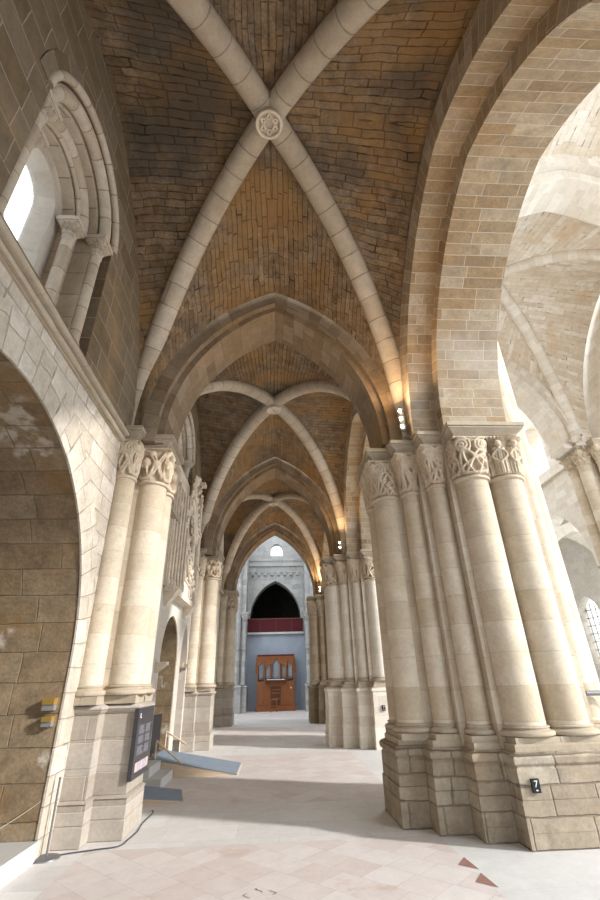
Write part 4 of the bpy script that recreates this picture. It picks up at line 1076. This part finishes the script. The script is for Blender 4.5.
# cable on the floor along the wall pier
pts = [(-2.55, 5.85, .012), (-2.40, 6.15, .012), (-2.27, 6.30, .012), (-1.94, 6.42, .012), (-1.72, 6.50, .012), (-1.68, 6.75, .012), (-1.66, 7.05, .012), (-1.69, 7.4, .012), (-1.68, 7.9, .012), (-1.73, 8.05, .012)]
pv = [Vector(p) for p in pts]; sm = []
for i in range(len(pv) - 1):
    p0, p1, p2, p3 = pv[max(i-1, 0)], pv[i], pv[i+1], pv[min(i+2, len(pv)-1)]
    for k in range(6):
        u = k/6; sm.append(.5*((2*p1) + (-p0 + p2)*u + (2*p0 - 5*p1 + 4*p2 - p3)*u*u + (-p0 + 3*p1 - 3*p2 + p3)*u**3))
m = MB(); m.tube([(p[0] - .02, p[1] + .01, p[2] - .004) for p in sm], .007, 8); o = m.build('floor_cable', M['cable'], None); tag(o, 'dark cable on the floor round the foot of the notice board pier', 'cable')

# ramp to the doorway
t = thing('access_ramp', 'blue-grey carpeted wooden ramp sloping from the doorway to the aisle floor', 'ramp', (-1.6, 11.2, 0))
ya, yb = 10.55, 11.85; xa, xb = -2.45, -.72
m = MB(); m.hexa([(xa, ya, 0), (xb, ya, 0), (xb, yb, 0), (xa, yb, 0)], [(xa, ya, .30), (xb, ya, .012), (xb, yb, .012), (xa, yb, .30)]); m.build('side_board', M['wood_pale'], t)
m = MB(); m.hexa([(xa, ya - .01, .302), (xb - .02, ya - .01, .014), (xb - .02, yb, .014), (xa, yb, .302)], [(xa, ya - .01, .318), (xb - .02, ya - .01, .028), (xb - .02, yb, .028), (xa, yb, .318)]); m.build('carpet', M['blue'], t)
for y, z0, z1, x0, x1 in ((10.62, .60, .06, -2.35, -1.62), (11.80, .66, .40, -2.42, -1.95)):
    m = MB(); m.tube([(x0, y, z0), (x1, y, z1)], .018, 8); m.build('handrail', M['wood_pale'], t)
    m = MB(); m.tube([(x0, y, z0), (x0, y, .30)], .018, 8); m.build('post', M['wood_pale'], t)
m = MB(); m.box(-2.48, -1.95, 9.45, 10.50, 0, .15); m.box(-2.48, -2.2, 9.6, 10.50, .15, .30)
o = m.build('entrance_steps', M['step'], None); tag(o, 'white stone steps between the notice board pier and the ramp', 'steps')
t = thing('low_ramp', 'small low blue-grey ramp with wooden edge by the notice board pier', 'ramp', (-1.9, 8.9, 0))
m = MB(); m.hexa([(-2.45, 8.45, 0), (-1.38, 8.53, 0), (-1.55, 9.35, 0), (-2.45, 9.35, 0)], [(-2.45, 8.45, .10), (-1.38, 8.53, .008), (-1.55, 9.35, .008), (-2.45, 9.35, .10)]); m.build('side_board', M['wood_pale'], t)
m = MB(); m.hexa([(-2.45, 8.45, .102), (-1.40, 8.53, .010), (-1.57, 9.35, .010), (-2.45, 9.35, .102)], [(-2.45, 8.45, .112), (-1.40, 8.53, .018), (-1.57, 9.35, .018), (-2.45, 9.35, .112)]); m.build('carpet', M['blue'], t)
t = thing('black_panel', 'plain black upright panel standing in the doorway behind the ramp', 'panel', (-2.6, 11.6, .3))
m = MB(); m.box(-2.62, -2.56, 10.95, 11.85, .31, 1.0); m.build('board', M['black'], t)
m = MB(); m.box(-2.70, -2.50, 11.00, 11.06, .30, .33); m.box(-2.70, -2.50, 11.74, 11.80, .30, .33); m.build('foot', M['steel'], t)
for (y, z, lab) in ((10.4, 1.95, 'small stone bracket on the wall before the doorway'), (13.05, 3.55, 'stone bracket on the wall above the pointed niche')):
    m = MB(); m.hexa([(-2.5, y - .05, z - .14), (-2.44, y - .05, z - .14), (-2.44, y + .05, z - .14), (-2.5, y + .05, z - .14)], [(-2.5, y - .1, z), (-2.26, y - .1, z), (-2.26, y + .1, z), (-2.5, y + .1, z)])
    m.box(-2.5, -2.24, y - .11, y + .11, z, z + .06); o = m.build('stone_bracket', M['carving'], None); tag(o, lab, 'bracket', 'stone brackets on the wall')

# lamps on the arcade capitals
def spotlight(x, y, z, lab, heads, power):
    t = thing('spotlight', lab, 'lamp', (x, y, z - .06), 'spotlights on the pier imposts')
    m = MB(); m.tube([(x, y, z - .10), (x, y, z + .14 + .14*(heads-1))], .014, 8); m.lathe(x, y, [(.001, z - .105), (.05, z - .105), (.05, z - .085), (.001, z - .085)], 16); m.build('bracket', M['lamp'], t)
    for k in range(heads):
        zz = z + .06 + .15*k
        m = MB(); m.lathe(x - .05, y - .05, [(.001, zz - .05), (.045, zz - .05), (.055, zz + .04), (.05, zz + .05)], 14); h = m.build('head', M['lamp'], t)
        m = MB(); m.ball((x - .085, y - .10, zz), .026, .026, .028, 10); m.build('bulb', M['bulb'], h)
    ld = bpy.data.lights.new('lamp light', 'SPOT'); ld.energy = power*3.5; ld.color = (1, .66, .36); ld.shadow_soft_size = .06; ld.spot_size = math.radians(150); ld.spot_blend = .6
    lo = bpy.data.objects.new('lamp_light', ld); COL.objects.link(lo); lo.parent = t; lo.location = Vector((x - .18, y - .2, z + .22)) - Vector(t.location); lo.rotation_euler = Vector((-.35, -.35, 1)).to_track_quat('-Z', 'Y').to_euler()
    return t
spotlight(2.17, 6.30, 5.22, 'cluster of small lit spotlights on the nearest pier, beside the rib foot', 3, 30)
spotlight(2.10, 13.70, 5.20, 'pair of small lit spotlights above the second pier capitals', 2, 25)
spotlight(2.15, 21.2, 5.20, 'glowing lamp on the far brown pier', 2, 50)
# handrail behind the nearest pier
t = thing('handrail', 'steel handrail just visible behind the columns of the nearest pier', 'rail', (5.0, 6.2, 0))
m = MB(); m.tube([(3.90, 6.16, 1.37), (6.2, 6.16, 1.35)], .03, 10); m.build('rail', M['steel'], t)
for x in (4.75, 6.1):
    m = MB(); m.tube([(x, 6.16, 0), (x, 6.16, 1.35)], .02, 8); m.build('post', M['steel'], t)
# ------------------------------------------------------------------ light
W = bpy.data.worlds.new('World'); SC.world = W; W.use_nodes = True
bg = W.node_tree.nodes['Background']; bg.inputs[0].default_value = (.84, .92, 1.0, 1); bg.inputs[1].default_value = 3.4
sd = bpy.data.lights.new('Sun', 'SUN'); sd.energy = 5.0; sd.angle = math.radians(3.0); sd.color = (1, .97, .94)
so = bpy.data.objects.new('Sun', sd); COL.objects.link(so)
so.rotation_euler = Vector((-1, .43, -.47)).to_track_quat('-Z', 'Y').to_euler()

# ------------------------------------------------------------------ camera
cd = bpy.data.cameras.new('Camera'); cam = bpy.data.objects.new('Camera', cd); COL.objects.link(cam)
cd.sensor_fit = 'VERTICAL'; cd.sensor_height = 36.0; cd.lens = 442.4647/900*36; cd.clip_end = 300
R = Matrix(((0.99845974, -0.00184729, -0.05545023), (-0.05002392, -0.46222099, -0.88535268), (-0.02399476, 0.88676284, -0.46160146)))
cam.matrix_world = Matrix.Translation((0, 0, 1.6)) @ R.to_4x4()
SC.camera = cam
SC.view_settings.view_transform = 'Standard'; SC.view_settings.look = 'None'
SC.view_settings.exposure = 0.0; SC.view_settings.gamma = 1.0; SC.view_settings.use_curve_mapping = False
SC.cycles.use_denoising = True
SC.cycles.max_bounces = 12; SC.cycles.diffuse_bounces = 8; SC.cycles.transparent_max_bounces = 8
